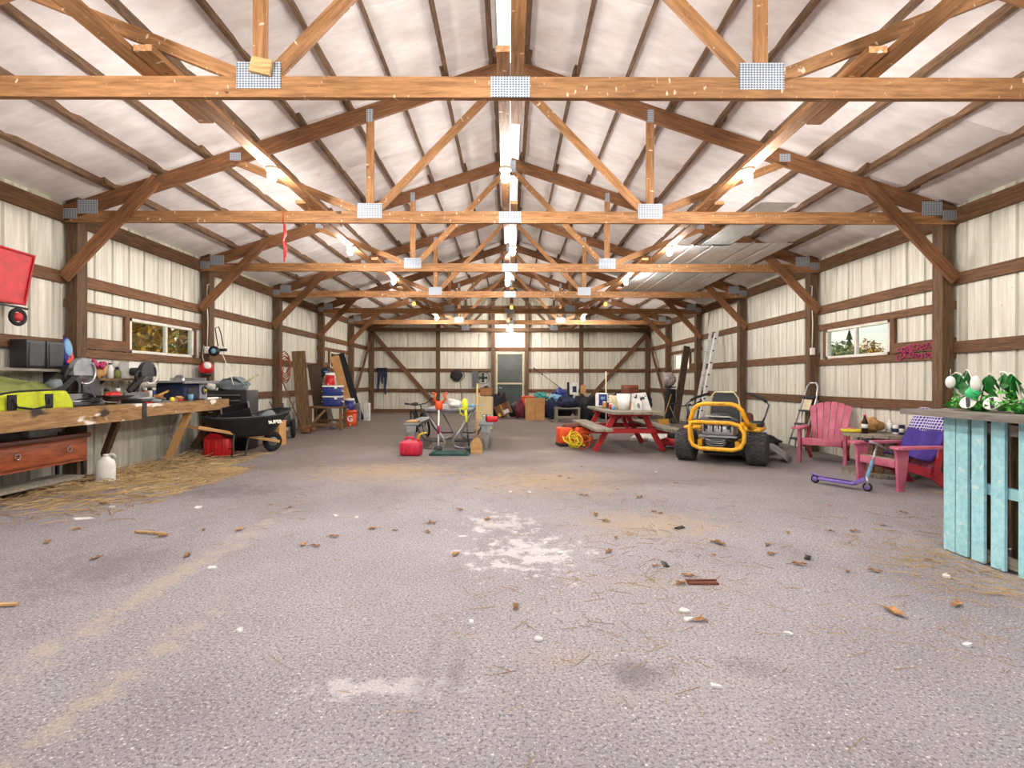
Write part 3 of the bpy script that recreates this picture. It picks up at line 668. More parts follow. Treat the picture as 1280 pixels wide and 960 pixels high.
# lower shelf below the window
t = thing('window_shelf', 'dark plank shelf below the window over the workbench', 'shelf', (-5.24, 7.0, 1.22))
beam('shelf_board', (0, -.55, 0), (0, .45, 0), .2, .03, 'old_plank', t)
for y in (-.4, .3): part(t, 'bracket', MB().prism([(-.08, -.015), (.08, -.015), (-.08, -.15)], .02, mtx((0, y, 0))), 'dark_steel')
solo('paper_bag', 'crumpled brown paper bag on the shelf below the window', 'bag', MB().ball((0, 0, .1), (.07, .09, .11), 12, 8, .22, 5), 'tan_paper', (-5.24, 6.60, 1.236))
for k, (y, h, m, l) in enumerate(((6.78, .2, 'white_paper', 'white spray bottle on the shelf below the window'), (6.90, .15, 'dark_grey', 'dark squat tin on the shelf below the window'), (6.84, .13, 'olive_fabric', 'small olive tin on the shelf below the window'))):
    t = thing('bottle', l, 'bottle', (-5.24+.05*(k == 2), y, 1.236)); part(t, 'bottle_body', MB().lathe([(.04, 0), (.042, h*.6), (.02, h*.8), (.02, h*.9)], n=12), m); part(t, 'bottle_cap', MB().lathe([(.022, h*.9), (.022, h), (0, h)], n=10), 'navy_cloth')
t = thing('carton', 'tall white carton on the shelf below the window', 'carton', (-5.24, 7.15, 1.236))
part(t, 'carton_body', MB().box((0, 0, .11), (.14, .26, .22)), 'white_paper'); part(t, 'carton_flap', MB().box((.0, -.08, .225), (.14, .1, .006)), 'cream')
solo('hand_saw', 'wood-handled chisel with a black tip lying on the workbench', 'tool', MB().tube([(0, 0, 0), (0, .22, .06)], .018, 8), 'amber_handle', (-4.95, 7.28, BT+.09))
solo('scrap_pile', 'rough offcut of brown wood lying on the workbench', 'wood scrap', MB().box((0, 0, .03), (.12, .3, .05)).box((.02, .05, .08), (.08, .2, .04), .4), 'tan_paper', (-5.05, 7.36, BT))
solo('green_pouch', 'small green and tan box between the saws on the workbench', 'box', MB().rbox((0, 0, .07), (.1, .12, .14), .02), 'olive_fabric', (-5.15, 6.72, BT))
for k, y in enumerate((7.12, 7.24)): solo('steel_level', 'long grey steel bar lying along the bench by the white-guarded saw', 'bar', MB().box((0, 0, .012), (.04, .42, .022)), 'steel', (-4.80+.05*k, y, BT), group='steel bars')
# table saw
t = thing('table_saw', 'grey benchtop table saw with a dark body on the workbench', 'table saw', (-5.0, 7.92, BT))
part(t, 'body', MB().rbox((0, -.05, .14), (.42, .52, .26), .02), 'navy_cloth')
part(t, 'body_vent', MB().box((.215, -.12, .13), (.01, .22, .13)), 'black_plastic')
part(t, 'control_panel', MB().rbox((.215, .15, .14), (.02, .2, .24), .01), 'grey_plastic')
part(t, 'hand_wheel', MB().torus((.235, .15, .15), .055, .012, 16, 6, RY(90)), 'black_plastic')
part(t, 'knob', MB().ball((.245, .15, .15), .022), 'yellow_plastic')
part(t, 'table_top', MB().rbox((0, 0, .285), (.56, .86, .025), .006), 'grey_plastic')
part(t, 'rip_fence', MB().box((0, .12, .32), (.54, .05, .05)), 'steel')
part(t, 'front_rail', MB().box((.29, 0, .28), (.03, .9, .04)), 'steel')
part(t, 'blade', MB().lathe([(0, -.002), (.09, -.002), (.09, .002), (0, .002)], (0, -.1, .30), 20, RX(90)), 'steel')
solo('tape_measure', 'yellow-green tape measure on the edge of the workbench', 'tape measure', MB().rbox((0, 0, .035), (.05, .075, .07), .025), 'yellow_plastic', (-4.74, 7.26, BT))
solo('screwdriver', 'red-handled screwdriver on the edge of the workbench', 'screwdriver', MB().tube([(0, -.09, .018), (0, .03, .018)], .017, 8).tube([(0, .03, .018), (0, .15, .012)], .004, 6), 'red_plastic', (-4.74, 7.46, BT))
solo('blue_cup', 'small blue plastic cup on the workbench in front of table saw', 'cup', MB().lathe([(.03, 0), (.04, .1), (.036, .1), (.027, .01)], n=12), 'light_blue', (-4.73, 7.66, BT))
# tool chest at the bench end
t = thing('tool_chest', 'black rolling tool chest with silver drawer trims at the end of the workbench', 'tool chest', (-4.87, 9.12, 0))
part(t, 'chest_body', MB().rbox((0, 0, .53), (.68, .42, 1.02), .012), 'black_plastic')
for k, z in enumerate((.93, .84, .74, .62, .46, .26)):
    dr_ = part(t, 'drawer', MB().box((-.04, -.215, z), (.54, .02, (.075, .075, .09, .11, .16, .2)[k])), 'black_plastic')
    part(dr_, 'drawer_trim', MB().box((-.04, -.23, z+(.03, .03, .035, .045, .065, .085)[k]), (.54, .014, .022)), 'steel')
for x in (-.29, .29):
    for y in (-.15, .15): part(t, 'caster', MB().lathe([(0, -.015), (.03, -.015), (.03, .015), (0, .015)], (x, y, .03), 12, RY(90)), 'rubber')
t = thing('tarp_heap', 'grey-green folded tarp heaped on the tool chest', 'tarp', (-4.86, 9.1, 1.04))
part(t, 'tarp', MB().ball((0, 0, .08), (.30, .19, .12), 20, 10, .16, 8), 'grey_cloth')
part(t, 'tarp_fold', MB().grid(lambda a, b: (-.1+.35*a, -.12+.24*b, .12+.1*math.sin(a*3+.4)+.02*math.sin(b*7)), 10, 6), 'grey_cloth', solid=.01)
for k in range(3): solo('wooden_lath', 'thin pale wooden lath sticking out of the tarp heap', 'lath', MB().box((0, 0, 0), (.34, .04, .012), RY(-14-8*k)), 'cream', (-4.68+.05*k, 9.05+.05*k, 1.19+.025*k), group='pale slats on the tarp')
solo('white_bundle', 'pale blue-white cloth bundle at the end of the tarp heap', 'cloth', MB().ball((0, 0, .05), (.11, .11, .07), 12, 8, .2, 2), 'white_paper', (-5.2, 8.99, 1.045))
# things on the post by the window
t = thing('bike_helmet', 'red bicycle helmet with white patches hanging on the post by the window', 'helmet', (-5.20, 8.86, 1.42))
part(t, 'shell', MB().ball((0, 0, 0), (.115, .125, .12), 16, 10), 'red_plastic')
part(t, 'white_patch', MB().ball((.04, -.05, .035), (.07, .07, .075), 12, 8), 'white_paper')
part(t, 'helmet_rim', MB().lathe([(.08, -.13), (.10, -.09), (.08, -.08)], n=14), 'black_plastic')
t = thing('clamp_light', 'black round work light with coiled cords hung on the post by the window', 'work light', (-5.10, 8.95, 1.72))
part(t, 'light_head', MB().lathe([(0, 0), (.09, 0), (.085, .05), (.05, .1), (0, .1)], (.0, -.05, 0), 18, RX(-90)), 'black_plastic')
part(t, 'lens', MB().lathe([(0, 0), (.045, 0), (.04, .015), (0, .02)], (0, -.055, 0), 16, RX(90)), 'light_blue')
part(t, 'bracket', MB().box((.12, 0, .02), (.16, .03, .05)), 'black_plastic')
part(t, 'black_cord', MB().tube([(.05, 0, .08), (.02, 0, .25), (.0, 0, .4), (.06, 0, .42), (.1, 0, .3), (.14, 0, .08)], .009, 6), 'black_plastic')
part(t, 'white_cord', MB().tube([(.1, 0, .0), (.2, -.02, -.2), (.3, -.03, -.45), (.33, -.03, -.58)], .007, 6), 'white_wire')
part(t, 'white_loop', MB().tube([(-.1, 0, .0), (-.2, 0, .1), (-.22, 0, -.1), (-.16, 0, -.3), (-.08, 0, -.2)], .007, 6), 'white_wire')
for sg in (-1, 1):
    t = thing('outlet_box', 'white electric outlet box with a cable up the %s post' % ('helmet' if sg < 0 else 'step ladder'), 'outlet', (sg*5.25, TY[3-1+1]+.085-.075-.02 if False else 8.971+.085-.095, 1.74))
    part(t, 'box', MB().rbox((0, 0, 0), (.075, .04, .12), .006), 'white_plastic')
    part(t, 'cable', MB().tube([(0, .01, .06), (.01, .012, .5), (-.01, .012, .95), (.0, .012, 1.13), (-.03*sg, .012, 1.14)], .008, 6), 'white_wire')
# red wagon tray hung on the wall
t = thing('wagon', 'red tapered wagon tray with small wheel hung on the wall', 'wagon', (-5.22, 5.18, 1.95))
part(t, 'tray', MB().prism([(-.30, .62), (.42, .60), (.33, .18), (.30, .06), (-.2, .06)], .12, mtx((0, 0, 0), RZ(90))), 'red_paint')
part(t, 'tray_rim', MB().tube([(.07, -.3, .62), (.07, .42, .60), (.07, .31, .06), (.07, -.2, .06)], .014, 6), 'red_paint')
part(t, 'axle', MB().tube([(.04, -.1, .04), (.04, .37, .02)], .012, 6), 'dark_steel')
part(t, 'wheel', MB().torus((.06, .24, -.08), .075, .022, 18, 8, RY(90)), 'rubber')
part(t, 'wheel_hub', MB().lathe([(0, -.02), (.045, -.02), (.045, .02), (0, .02)], (.06, .24, -.08), 14, RY(90)), 'red_paint')
solo('red_strap', 'red ratchet strap hanging from a roof truss chord', 'strap', MB().tube([(0, 0, 0), (.01, 0, -.12), (-.012, 0, -.2), (.012, 0, -.3), (0, 0, -.46)], [.01, .02, .012, .018, .008], 6).tube([(0, 0, -.2), (.03, 0, -.3), (.015, 0, -.4)], .008, 6).tube([(0, .035, .14), (0, -.03, .14), (0, -.03, 0)], .006, 6), 'red_plastic', (-2.72, TY[3-0]-.0 if False else 6.227, 3.10))
solo('wood_scrap_block', 'pale square wood scrap stuck on the truss plate', 'board', MB().box((0, 0, 0), (.14, .025, .1), RY(12)), 'pale_wood', (-1.66, 3.442, 3.30))

# small clutter along the bench
mb = MB(); rnd = random.Random(9)
for k in range(6): mb.torus((rnd.uniform(-.04, .04), rnd.uniform(-.08, .08), .03+.012*k), rnd.uniform(.06, .1), .008, 18, 6, RX(rnd.uniform(-14, 14)))
solo('black_cord', 'coiled black power cord on the bench beside the lime bag', 'power cord', mb, 'black_plastic', (-4.85, 5.98, BT))
for k, (x, y, m, l) in enumerate(((-5.14, 7.28, 'red_plastic', 'red'), (-5.14, 7.38, 'white_plastic', 'white'), (-5.14, 7.46, 'blue_plastic', 'blue'), (-5.13, 6.58, 'olive_fabric', 'olive'), (-5.05, 6.66, 'grey_plastic', 'grey'))):
    t = thing('spray_can', '%s spray can standing at the back of the workbench' % l, 'spray can', (x, y, BT)); part(t, 'can_body', MB().lathe([(.032, 0), (.033, .15), (.02, .17)], n=12), m); part(t, 'can_cap', MB().lathe([(.03, .16), (.028, .2), (0, .2)], n=12), 'black_plastic' if k % 2 else 'white_plastic')
solo('pliers', 'red-gripped pliers on the bench before the white-guarded saw', 'pliers', MB().tube([(-.03, -.09, .012), (0, 0, .012), (.02, .06, .012)], .009, 6).tube([(.03, -.09, .012), (0, 0, .012), (-.015, .06, .012)], .009, 6), 'red_plastic', (-4.75, 6.82, BT), .4)
t = thing('glove_pair', 'crumpled grey work gloves on the bench edge', 'gloves', (-4.78, 6.98, BT)); part(t, 'glove', MB().ball((0, 0, .025), (.05, .09, .03), 12, 8, .25, 3), 'grey_cloth'); part(t, 'glove', MB().ball((.01, .12, .02), (.045, .08, .025), 12, 8, .25, 5), 'dark_grey')
t = thing('rag_heap', 'dark crumpled rags between the saw and the post', 'rags', (-5.10, 6.16, BT)); part(t, 'rag', MB().ball((0, 0, .07), (.08, .1, .09), 16, 10, .25, 6), 'black_cloth')
t = thing('sawdust_box', 'small cardboard box of screws by the table saw', 'box', (-4.78, 7.42, BT)); part(t, 'box_body', MB().box((0, 0, .03), (.09, .12, .06)), 'cardboard'); part(t, 'box_flap', MB().box((.05, 0, .065), (.05, .12, .004), RY(30)), 'cardboard')
solo('power_strip', 'white power strip lying on the bench end', 'power strip', MB().rbox((0, 0, .02), (.06, .3, .035), .01).tube([(0, .15, .02), (.03, .22, .02), (-.05, .26, .02)], .006, 5), 'white_plastic', (-4.8, 8.33, BT))
# ================================================================ wheelbarrow group
t = thing('wheelbarrow', 'large black poly wheelbarrow with wooden handles full of clutter', 'wheelbarrow', (-4.34, 8.5, 0), R(54))
def tub(a, b):
    an = 2*math.pi*a; sx = math.copysign(abs(math.cos(an))**.55, math.cos(an)); sy = math.copysign(abs(math.sin(an))**.55, math.sin(an))
    L, Wd = .38+.22*b, .24+.16*b
    x = L*sx+(.08*b if sx > 0 else 0); z = .31+.32*b+(.10*b*max(0, sx)**2)
    return (x, Wd*sy, z)
part(t, 'tub', MB().grid(tub, 44, 8).add([tub(i/44, 0) for i in range(44)], [tuple(range(44))]), 'black_plastic', solid=.01)
part(t, 'tub_rim', MB().tube([tub(i/44, 1) for i in range(44)], .014, 6, True), 'dark_grey')
for sy in (-1, 1):
    beam('handle', (-.86, sy*.30, .52), (.52, sy*.10, .17), .045, .045, 'tan_handle', t)
    part(t, 'leg', MB().tube([(-.30, sy*.24, .38), (-.34, sy*.24, .02), (-.12, sy*.23, .02), (-.05, sy*.2, .34)], .016, 8), 'black_plastic')
part(t, 'leg_brace', MB().bar((-.33, -.24, .14), (-.33, .24, .14), .03, .012), 'black_plastic')
w = part(t, 'wheel', MB().torus((.46, 0, .17), .125, .045, 22, 8, RX(90)), 'rubber')
part(w, 'wheel_hub', MB().lathe([(0, -.04), (.08, -.03), (.08, .03), (0, .04)], (.46, 0, .17), 16, RX(90)), 'grey_plastic')
m = mtx((.46, -.392, .575), RX(98) @ RY(0)); text(t, 'lettering', 'SUPER', .085, 'white_plastic', mtx((.30, -.375, .53), RX(60)), .004, True)
for k, (x, y, z, r, mt, l, nm) in enumerate(((.36, -.02, .56, (.2, .22, .14), 'grey_cloth', 'pale grey tarp lying in the wheelbarrow', 'tarp'), (.05, -.12, .52, (.16, .16, .1), 'light_blue', 'light blue rag in the wheelbarrow', 'rag'), (-.2, .0, .52, (.2, .2, .09), 'maroon', 'dark red cloth in the wheelbarrow', 'cloth'))):
    p = Matrix.Translation((-4.34, 8.5, 0)) @ Matrix.Rotation(R(54), 4, 'Z') @ V((x, y, z))
    solo(nm, l, nm, MB().ball((0, 0, 0), r, 14, 8, .2, k), mt, p, R(40))
t = thing('tool_tray', 'black folding crate with pale edges lying in the wheelbarrow', 'crate', (-4.42, 8.42, .60), R(25), rot=(R(18), R(-14), R(25)))
for sx in (-1, 1): part(t, 'side', MB().box((sx*.2, 0, .09), (.012, .3, .18)), 'black_plastic'); part(t, 'edge_trim', MB().box((sx*.2, 0, .185), (.02, .3, .012)), 'steel')
for sy in (-1, 1): part(t, 'end', MB().box((0, sy*.15, .09), (.4, .012, .18)), 'black_plastic')
part(t, 'bottom', MB().box((0, 0, .006), (.4, .3, .012)), 'dark_grey')
def gas_can(loc, rz, w, d, h, mat, label, spout=True, capm='green_plastic'):
    t = thing('gas_can', label, 'gas can', loc, rz)
    part(t, 'can_body', MB().rbox((0, 0, h*.36), (w, d, h*.72), .04).add([], []) .box((0, 0, h*.77), (w*.92, d*.92, h*.14), None, .62), mat)
    for x in (-.28, 0, .28): part(t, 'body_rib', MB().rbox((x*w, -d/2-.002, h*.36), (.03, .014, h*.5), .006), mat)
    part(t, 'handle', MB().tube([(-w*.3, 0, h*.78), (-w*.26, 0, h*.95), (w*.08, 0, h*.97), (w*.16, 0, h*.8)], .02, 8), mat)
    part(t, 'cap', MB().lathe([(.035, h*.8), (.035, h*.9), (0, h*.9)], (w*.3, 0, 0), 12), capm)
    if spout: part(t, 'spout', MB().tube([(w*.3, 0, h*.88), (w*.42, 0, h*1.15), (w*.62, 0, h*1.22), (w*.74, 0, h*1.22)], [.02, .016, .014, .012], 8), 'yellow_plastic')
    return t
gas_can((-4.62, 8.22, 0), R(6), .40, .24, .44, 'red_plastic', 'bright red plastic fuel can in front of the wheelbarrow', False)
# behind the wheelbarrow
solo('brown_box', 'tall orange-brown plywood box behind the wheelbarrow', 'box', MB().box((0, 0, .22), (.3, .3, .44)).box((0, 0, .45), (.32, .32, .02)), 'cardboard', (-4.43, 9.75, 0))
t = thing('engine_tiller', 'dark garden tiller with round wheels by the wall', 'tiller', (-4.78, 10.9, 0), R(25))
part(t, 'engine', MB().rbox((0, 0, .38), (.3, .3, .28), .05).lathe([(.1, .5), (.1, .58), (.05, .6)], n=12), 'black_plastic')
for sx in (-1, 1): part(t, 'wheel', MB().torus((sx*.2, 0, .2), .16, .045, 18, 8, RY(90)), 'rubber')
part(t, 'frame', MB().bar((0, 0, .25), (.0, .5, .7), .05, .05), 'dark_steel')
part(t, 'handlebar', MB().tube([(-.25, .6, .75), (-.2, .4, .62), (.2, .4, .62), (.25, .6, .75)], .014, 6), 'dark_steel')
solo('small_motor', 'small rusty motor on the floor by the leaning rod', 'motor', MB().rbox((0, 0, .1), (.2, .2, .18), .04).lathe([(.05, 0), (.05, .12), (.02, .14)], (.1, 0, .1), 12, RY(90)), 'dark_cardboard', (-4.68, 11.9, 0))
solo('leaning_rod', 'thin rusty rod leaning against the post with cords', 'rod', MB().tube([(0, 0, 0), (-.36, -.42, 1.32)], .014, 6), 'old_plank', (-4.82, 12.1, .0))
# orange cord on the post
M('rust_wire', (168, 84, 52), (110, 52, 34), 9, rough=.8)
mb = MB()
for k in range(5):
    rnd = random.Random(k); mb.tube([V((.02*k, .11*math.sin(a*.6283)+rnd.uniform(-.02, .02), .26*math.cos(a*.6283)-.05*k)) for a in range(10)], .012, 6, True)
mb.tube([(0, .02, -.1), (.05, .1, -.5), (.12, .2, -.75), (.12, .26, -.6), (.06, .2, -.4)], .01, 6)
solo('cord_coil', 'orange extension cord coiled on a wall post', 'cord', mb, 'rust_wire', (-5.08, 11.66, 1.62), R(90))
# planks leaning on the left wall
def lean(name, label, base, top, w, th, mat, grp=None, up=(.35, -1, 0)):
    base, top = V(base), V(top); d = (top-base)
    t = thing(name, label, 'plank', base, group=grp)
    beam('board', (0, 0, 0), d, w, th, mat, t, up)
    return t
lean('leaning_plank', 'wide dark rough plank leaning on the wall beyond the cords', (-4.98, 12.56, .02), (-5.04, 12.33, 1.92), .3, .05, 'old_plank')
lean('leaning_plank', 'wide dark rough plank leaning on the wall, behind the first dark one', (-4.92, 13.6, .02), (-5.05, 13.3, 1.65), .3, .05, 'bark')
lean('leaning_plank', 'mossy grey plank leaning low between the dark planks and the wooden stand', (-4.95, 14.25, .02), (-5.15, 14.0, 1.15), .25, .04, 'grey_plank')
t = thing('hat', 'dark blue cap hanging on the post above the planks', 'cap', (-5.15, 14.42, 1.45)); part(t, 'crown', MB().ball((0, 0, 0), (.11, .12, .14), 14, 8), 'navy_cloth'); part(t, 'brim', MB().ball((.02, -.03, -.1), (.12, .12, .03), 12, 6), 'black_cloth'); part(t, 'badge', MB().box((.06, -.11, .02), (.09, .02, .03), .5), 'light_blue')
# wooden stand with coolers
t = thing('wood_stand', 'low rough wooden stand carrying the blue coolers', 'stand', (-4.55, 12.95, 0), R(8))
for y in (-.24, 0, .24): beam('top_plank', (-.42, y, .56), (.42, y, .56), .2, .04, 'old_plank', t)
for x in (-.36, .36):
    for y in (-.28, .28): beam('leg', (x, y, 0), (x, y, .54), .07, .07, 'old_plank', t, (0, 1, 0))
beam('stretcher', (-.36, -.28, .14), (.36, -.28, .14), .04, .07, 'old_plank', t); beam('stretcher', (-.36, .28, .2), (.36, .28, .2), .04, .07, 'old_plank', t)
beam('cross_brace', (-.34, -.3, .12), (.0, -.3, .5), .03, .06, 'old_plank', t)
solo('glass_jar', 'clear pale jar on the floor beneath the wooden stand', 'jar', MB().lathe([(.08, 0), (.09, .12), (.06, .17), (.06, .2), (0, .2)], n=14), 'grey_plastic', (-4.42, 12.98, 0))
for k, (z, lbl) in enumerate(((.582, 'blue cooler with white lid, lower of the two stacked'), (.842, 'blue cooler with white lid, upper of the two stacked'))):
    t = thing('cooler', lbl, 'cooler', (-4.42, 12.95, z), R(5), 'stacked blue coolers')
    part(t, 'cooler_body', MB().rbox((0, 0, .105), (.44, .32, .21), .02), 'blue_plastic'); part(t, 'lid', MB().rbox((0, 0, .235), (.46, .34, .045), .015), 'white_plastic'); part(t, 'latch', MB().box((.1, -.17, .2), (.06, .02, .05)), 'white_plastic')
    for sx in (-1, 1): part(t, 'handle', MB().tube([(sx*.225, -.08, .14), (sx*.25, -.08, .1), (sx*.25, .08, .1), (sx*.225, .08, .14)], .01, 6), 'white_plastic')
def drink_cooler(loc, r, h, mb_, ml, label, letter=None, rz=0):
    t = thing('drink_cooler', label, 'drink cooler', loc, rz)
    part(t, 'body', MB().lathe([(r*.9, 0), (r, h*.06), (r, h*.8)], n=20), mb_)
    part(t, 'lid', MB().lathe([(r*1.03, h*.8), (r*1.04, h*.9), (r*.9, h), (0, h)], n=20), ml)
    part(t, 'spigot', MB().tube([(0, -r*.95, h*.12), (0, -r*1.2, h*.12), (0, -r*1.2, h*.04)], .014, 6), 'white_plastic')
    for sx in (-1, 1): part(t, 'handle', MB().tube([(sx*r, 0, h*.75), (sx*r*1.15, 0, h*.68), (sx*r, 0, h*.5)], .014, 6), ml)
    if letter: text(t, 'letter', letter, h*.5, 'white_plastic', mtx((0, -r*1.0-.008, h*.46), RX(90)), .008, True)
    return t
drink_cooler((-4.50, 12.95, 1.102), .115, .31, 'red_plastic', 'white_plastic', 'red and white water jug on top of the blue coolers')
drink_cooler((-4.30, 13.95, 0), .165, .43, 'orange_plastic', 'orange_plastic', 'round orange drink cooler with a white letter G on the floor', 'G', R(17))
drink_cooler((-4.32, 13.95, .432), .13, .31, 'blue_plastic', 'white_plastic', 'blue water jug with white lid on the orange cooler')
lean('leaning_plank', 'tan board leaning on the wall behind the coolers', (-4.62, 15.2, .02), (-5.2, 15.35, 1.95), .25, .03, 'cardboard')
lean('leaning_plank', 'black panel leaning on the wall between tan board and window', (-4.55, 15.72, .02), (-5.2, 15.85, 2.05), .24, .04, 'black_cloth')
for k, x in enumerate((-4.62, -4.36)):
    t = thing('insulation_board', ('grey ribbed panel standing on the floor before the back corner', 'white panel standing on the floor before the back corner')[k], 'panel', (x, 15.7+.1*k, 0), R(-8)); part(t, 'panel', MB().rbox((0, 0, .27), (.2, .09, .54), .01), ('grey_plastic', 'white_paper')[k])
    for q in range(3): part(t, 'rib', MB().box((-.06+.06*q, -.05, .27), (.012, .012, .5)), ('dark_steel', 'white_plastic')[k])
# ================================================================ things hung on the back wall
t = thing('hanging_harness', 'dark green straps hanging on the back wall', 'straps', (-4.95+.05, BACK-.12, 1.55))
for k, (x, l) in enumerate(((-.12, .75), (.02, .45), (.14, .85))): part(t, 'strap', MB().tube([(x, 0, .15), (x+.02, -.03, -.1), (x-.02, -.02, -l+.2), (x+.01, -.02, -l)], [.05, .06, .04, .02], 6), 'navy_cloth')
part(t, 'top_bundle', MB().rbox((0, -.02, .12), (.42, .08, .1), .03), 'black_cloth')
t = thing('landing_net', 'black fishing net with a handle hanging on the back wall', 'net', (-2.0, BACK-.12, 1.25), 0)
rim = [V((.27*math.cos(a*.3927), -.03, .18+.22*math.sin(a*.3927))) for a in range(16)]
part(t, 'net_rim', MB().tube(rim, .014, 6, True), 'black_plastic'); part(t, 'net_bag', MB().ball((-.03, -.03, .17), (.25, .07, .2), 14, 10, .1, 4), 'black_cloth'); part(t, 'handle', MB().tube([(.1, -.03, -.03), (.18, -.03, -.8)], .014, 6), 'old_plank')
t = thing('wall_fan', 'old dark fan and tool bundle hanging on the back wall by the door', 'fan', (-1.12, BACK-.16, 1.4))
part(t, 'fan_ring', MB().torus((0.1, -.05, -.05), .24, .012, 20, 6, RX(90)), 'dark_steel'); part(t, 'fan_guard', MB().torus((.1, -.05, -.05), .15, .008, 18, 6, RX(90)).torus((.1, -.05, -.05), .07, .008, 14, 6, RX(90)), 'dark_steel')
for k in range(4): part(t, 'blade', MB().box((.1+.1*math.cos(k*1.571), -.04, -.05+.1*math.sin(k*1.571)), (.16, .012, .09), RY(-90*k) @ RX(25)), 'dark_grey')
part(t, 'motor', MB().lathe([(.06, 0), (.06, .1), (.03, .12)], (.1, 0, -.05), 12, RX(90)), 'black_plastic'); part(t, 'arm', MB().box((-.2, 0, -.1), (.22, .1, .62)), 'dark_steel')
beam('hook_board', (-.5, .05, .24), (.4, .05, .24), .04, .1, 'old_plank', t)
# ================================================================ folding picnic table in the middle
M('table_grey', (138, 142, 146), (112, 116, 120), 6, rough=.6, rand=.05)
t = thing('folding_table', 'grey folding picnic table with bent steel legs and attached benches', 'table', (-1.08, 10.0, 0))
part(t, 'table_top', MB().rbox((0, 0, .70), (.84, 1.75, .05), .015), 'table_grey')
for sx in (-1, 1):
    part(t, 'bench_seat', MB().rbox((sx*.66, 0, .44), (.26, 1.75, .045), .015), 'table_grey')
    part(t, 'seat_apron', MB().box((sx*.66, -.86, .36), (.16, .02, .12)), 'grey_plastic')
for y in (-.78, .78):
    for sx in (-1, 1):
        part(t, 'leg', MB().tube([(sx*.40, y, .67), (sx*.10, y, .18), (sx*.07, y, .12), (sx*.10, y, .05), (sx*.2, y, .018), (sx*.42, y, .018)], .02, 8), 'steel')
        part(t, 'bench_support', MB().tube([(sx*.08, y+.03, .14), (sx*.3, y+.03, .13), (sx*.44, y+.03, .17), (sx*.52, y+.03, .27), (sx*.58, y+.03, .41)], .014, 8), 'dark_steel')
    part(t, 'cross_tube', MB().tube([(-.40, y, .665), (.40, y, .665)], .018, 8), 'steel')
part(t, 'bench_foot', MB().prism([(.60, .42), (.74, .42), (.69, 0), (.65, 0)], .05, mtx((0, -.8, 0))), 'steel')
part(t, 'bench_foot', MB().prism([(-.60, .42), (-.74, .42), (-.69, 0), (-.65, 0)], .05, mtx((0, -.8, 0))), 'steel')
gas_can((-1.60, 8.42, 0), R(-4), .345, .22, .30, 'pinkred_plastic', 'pinkish-red fuel can with yellow spout beside the folding table', True, 'red_plastic')
t = thing('green_board', 'dark green slatted panel lying flat before the folding table', 'panel', (-.98, 8.55, 0), R(1))
M('dark_green', (38, 84, 76), (24, 56, 52), 6, rough=.6, rand=.1)
for k in range(5): beam('slat', (-.32, -.17+.085*k, .02), (.32, -.17+.085*k, .02), .075, .03, 'dark_green', t)
for x in (-.26, .26): beam('batten', (x, -.21, .045), (x, .21, .045), .04, .02, 'dark_green', t)
# trimmers and paddle
def trimmer(label, p0, p1, body, shaft, guardm, loc):
    """upright string trimmer: powerhead at p1 (top), cutting head at p0"""
    t = thing('string_trimmer', label, 'string trimmer', loc); p0, p1 = V(p0), V(p1); d = (p0-p1); L = d.length; d.normalize()
    part(t, 'shaft', MB().tube([p1+d*L*.2, p0], .014, 8), shaft)
    part(t, 'grip', MB().tube([p1+d*L*.2, p1+d*L*.46], [.03, .024], 8), body)
    part(t, 'motor_housing', MB().tube([p1, p1+d*.05, p1+d*.16, p1+d*L*.22], [.03, .055, .055, .03], 10), body)
    part(t, 'loop_handle', MB().tube([p1+d*L*.34+V(q) for q in ((-.02, 0, 0), (-.1, -.03, .06), (-.1, -.04, .14), (-.03, -.03, .12))], .013, 6), body)
    part(t, 'guard', MB().ball(p0+V((0, 0, .05)), (.09, .09, .04), 12, 6), guardm)
    part(t, 'line_spool', MB().lathe([(.04, 0), (.04, .05), (.02, .06)], p0-V((0, 0, .0)), 12), 'black_plastic')
    return t
trimmer('lime string trimmer leaning on the folding table', (-.68, 8.78, .02), (-.79, 9.02, .90), 'yellow_plastic', 'dark_steel', 'dark_grey', (0, 0, 0))
M('neon_yellow', (226, 232, 40), (196, 204, 30), 6, rough=.45, rand=0)
for q in bpy.data.objects:
    if q.parent and q.parent.get('label', '').startswith('lime string') and q.name.split('.')[0] in ('grip', 'motor_housing', 'loop_handle'): q.data.materials[0] = MATS['neon_yellow']
t = thing('hedge_pruner', 'orange two-handled tool with white shaft leaning on the folding table', 'garden tool', (-1.22, 9.0, 0))
part(t, 'shaft', MB().tube([(0, -.15, .02), (-.01, .0, .72)], .015, 8), 'white_plastic')
part(t, 'head', MB().rbox((-.01, .02, .78), (.13, .1, .16), .04), 'orange_plastic')
for sx in (-1, 1): part(t, 'grip', MB().tube([(sx*.04, .02, .82), (sx*.10, .02, .90), (sx*.07, .03, .99), (sx*.13, .04, 1.0)], .02, 8), 'orange_plastic')
part(t, 'base_guard', MB().rbox((.0, -.15, .05), (.14, .12, .1), .03), 'dark_grey'); part(t, 'collar', MB().lathe([(.022, .3), (.022, .42), (.016, .44)], (-.003, -.1, 0), 10), 'magenta')
t = thing('plastic_bag', 'white crumpled plastic bag on the folding table', 'bag', (-1.0, 9.35, .725)); part(t, 'bag', MB().ball((0, 0, .07), (.13, .12, .09), 16, 10, .22, 9), 'white_paper')
solo('shiny_tool', 'small silver and blue tool on the folding table', 'tool', MB().rbox((0, 0, .03), (.16, .07, .05), .015).tube([(.08, 0, .04), (.24, .0, .06)], .01, 6), 'light_blue', (-.72, 9.5, .725))
t = thing('wooden_paddle', 'wooden paddle with a broad tan blade standing against the bench', 'paddle', (-.55, 8.62, 0))
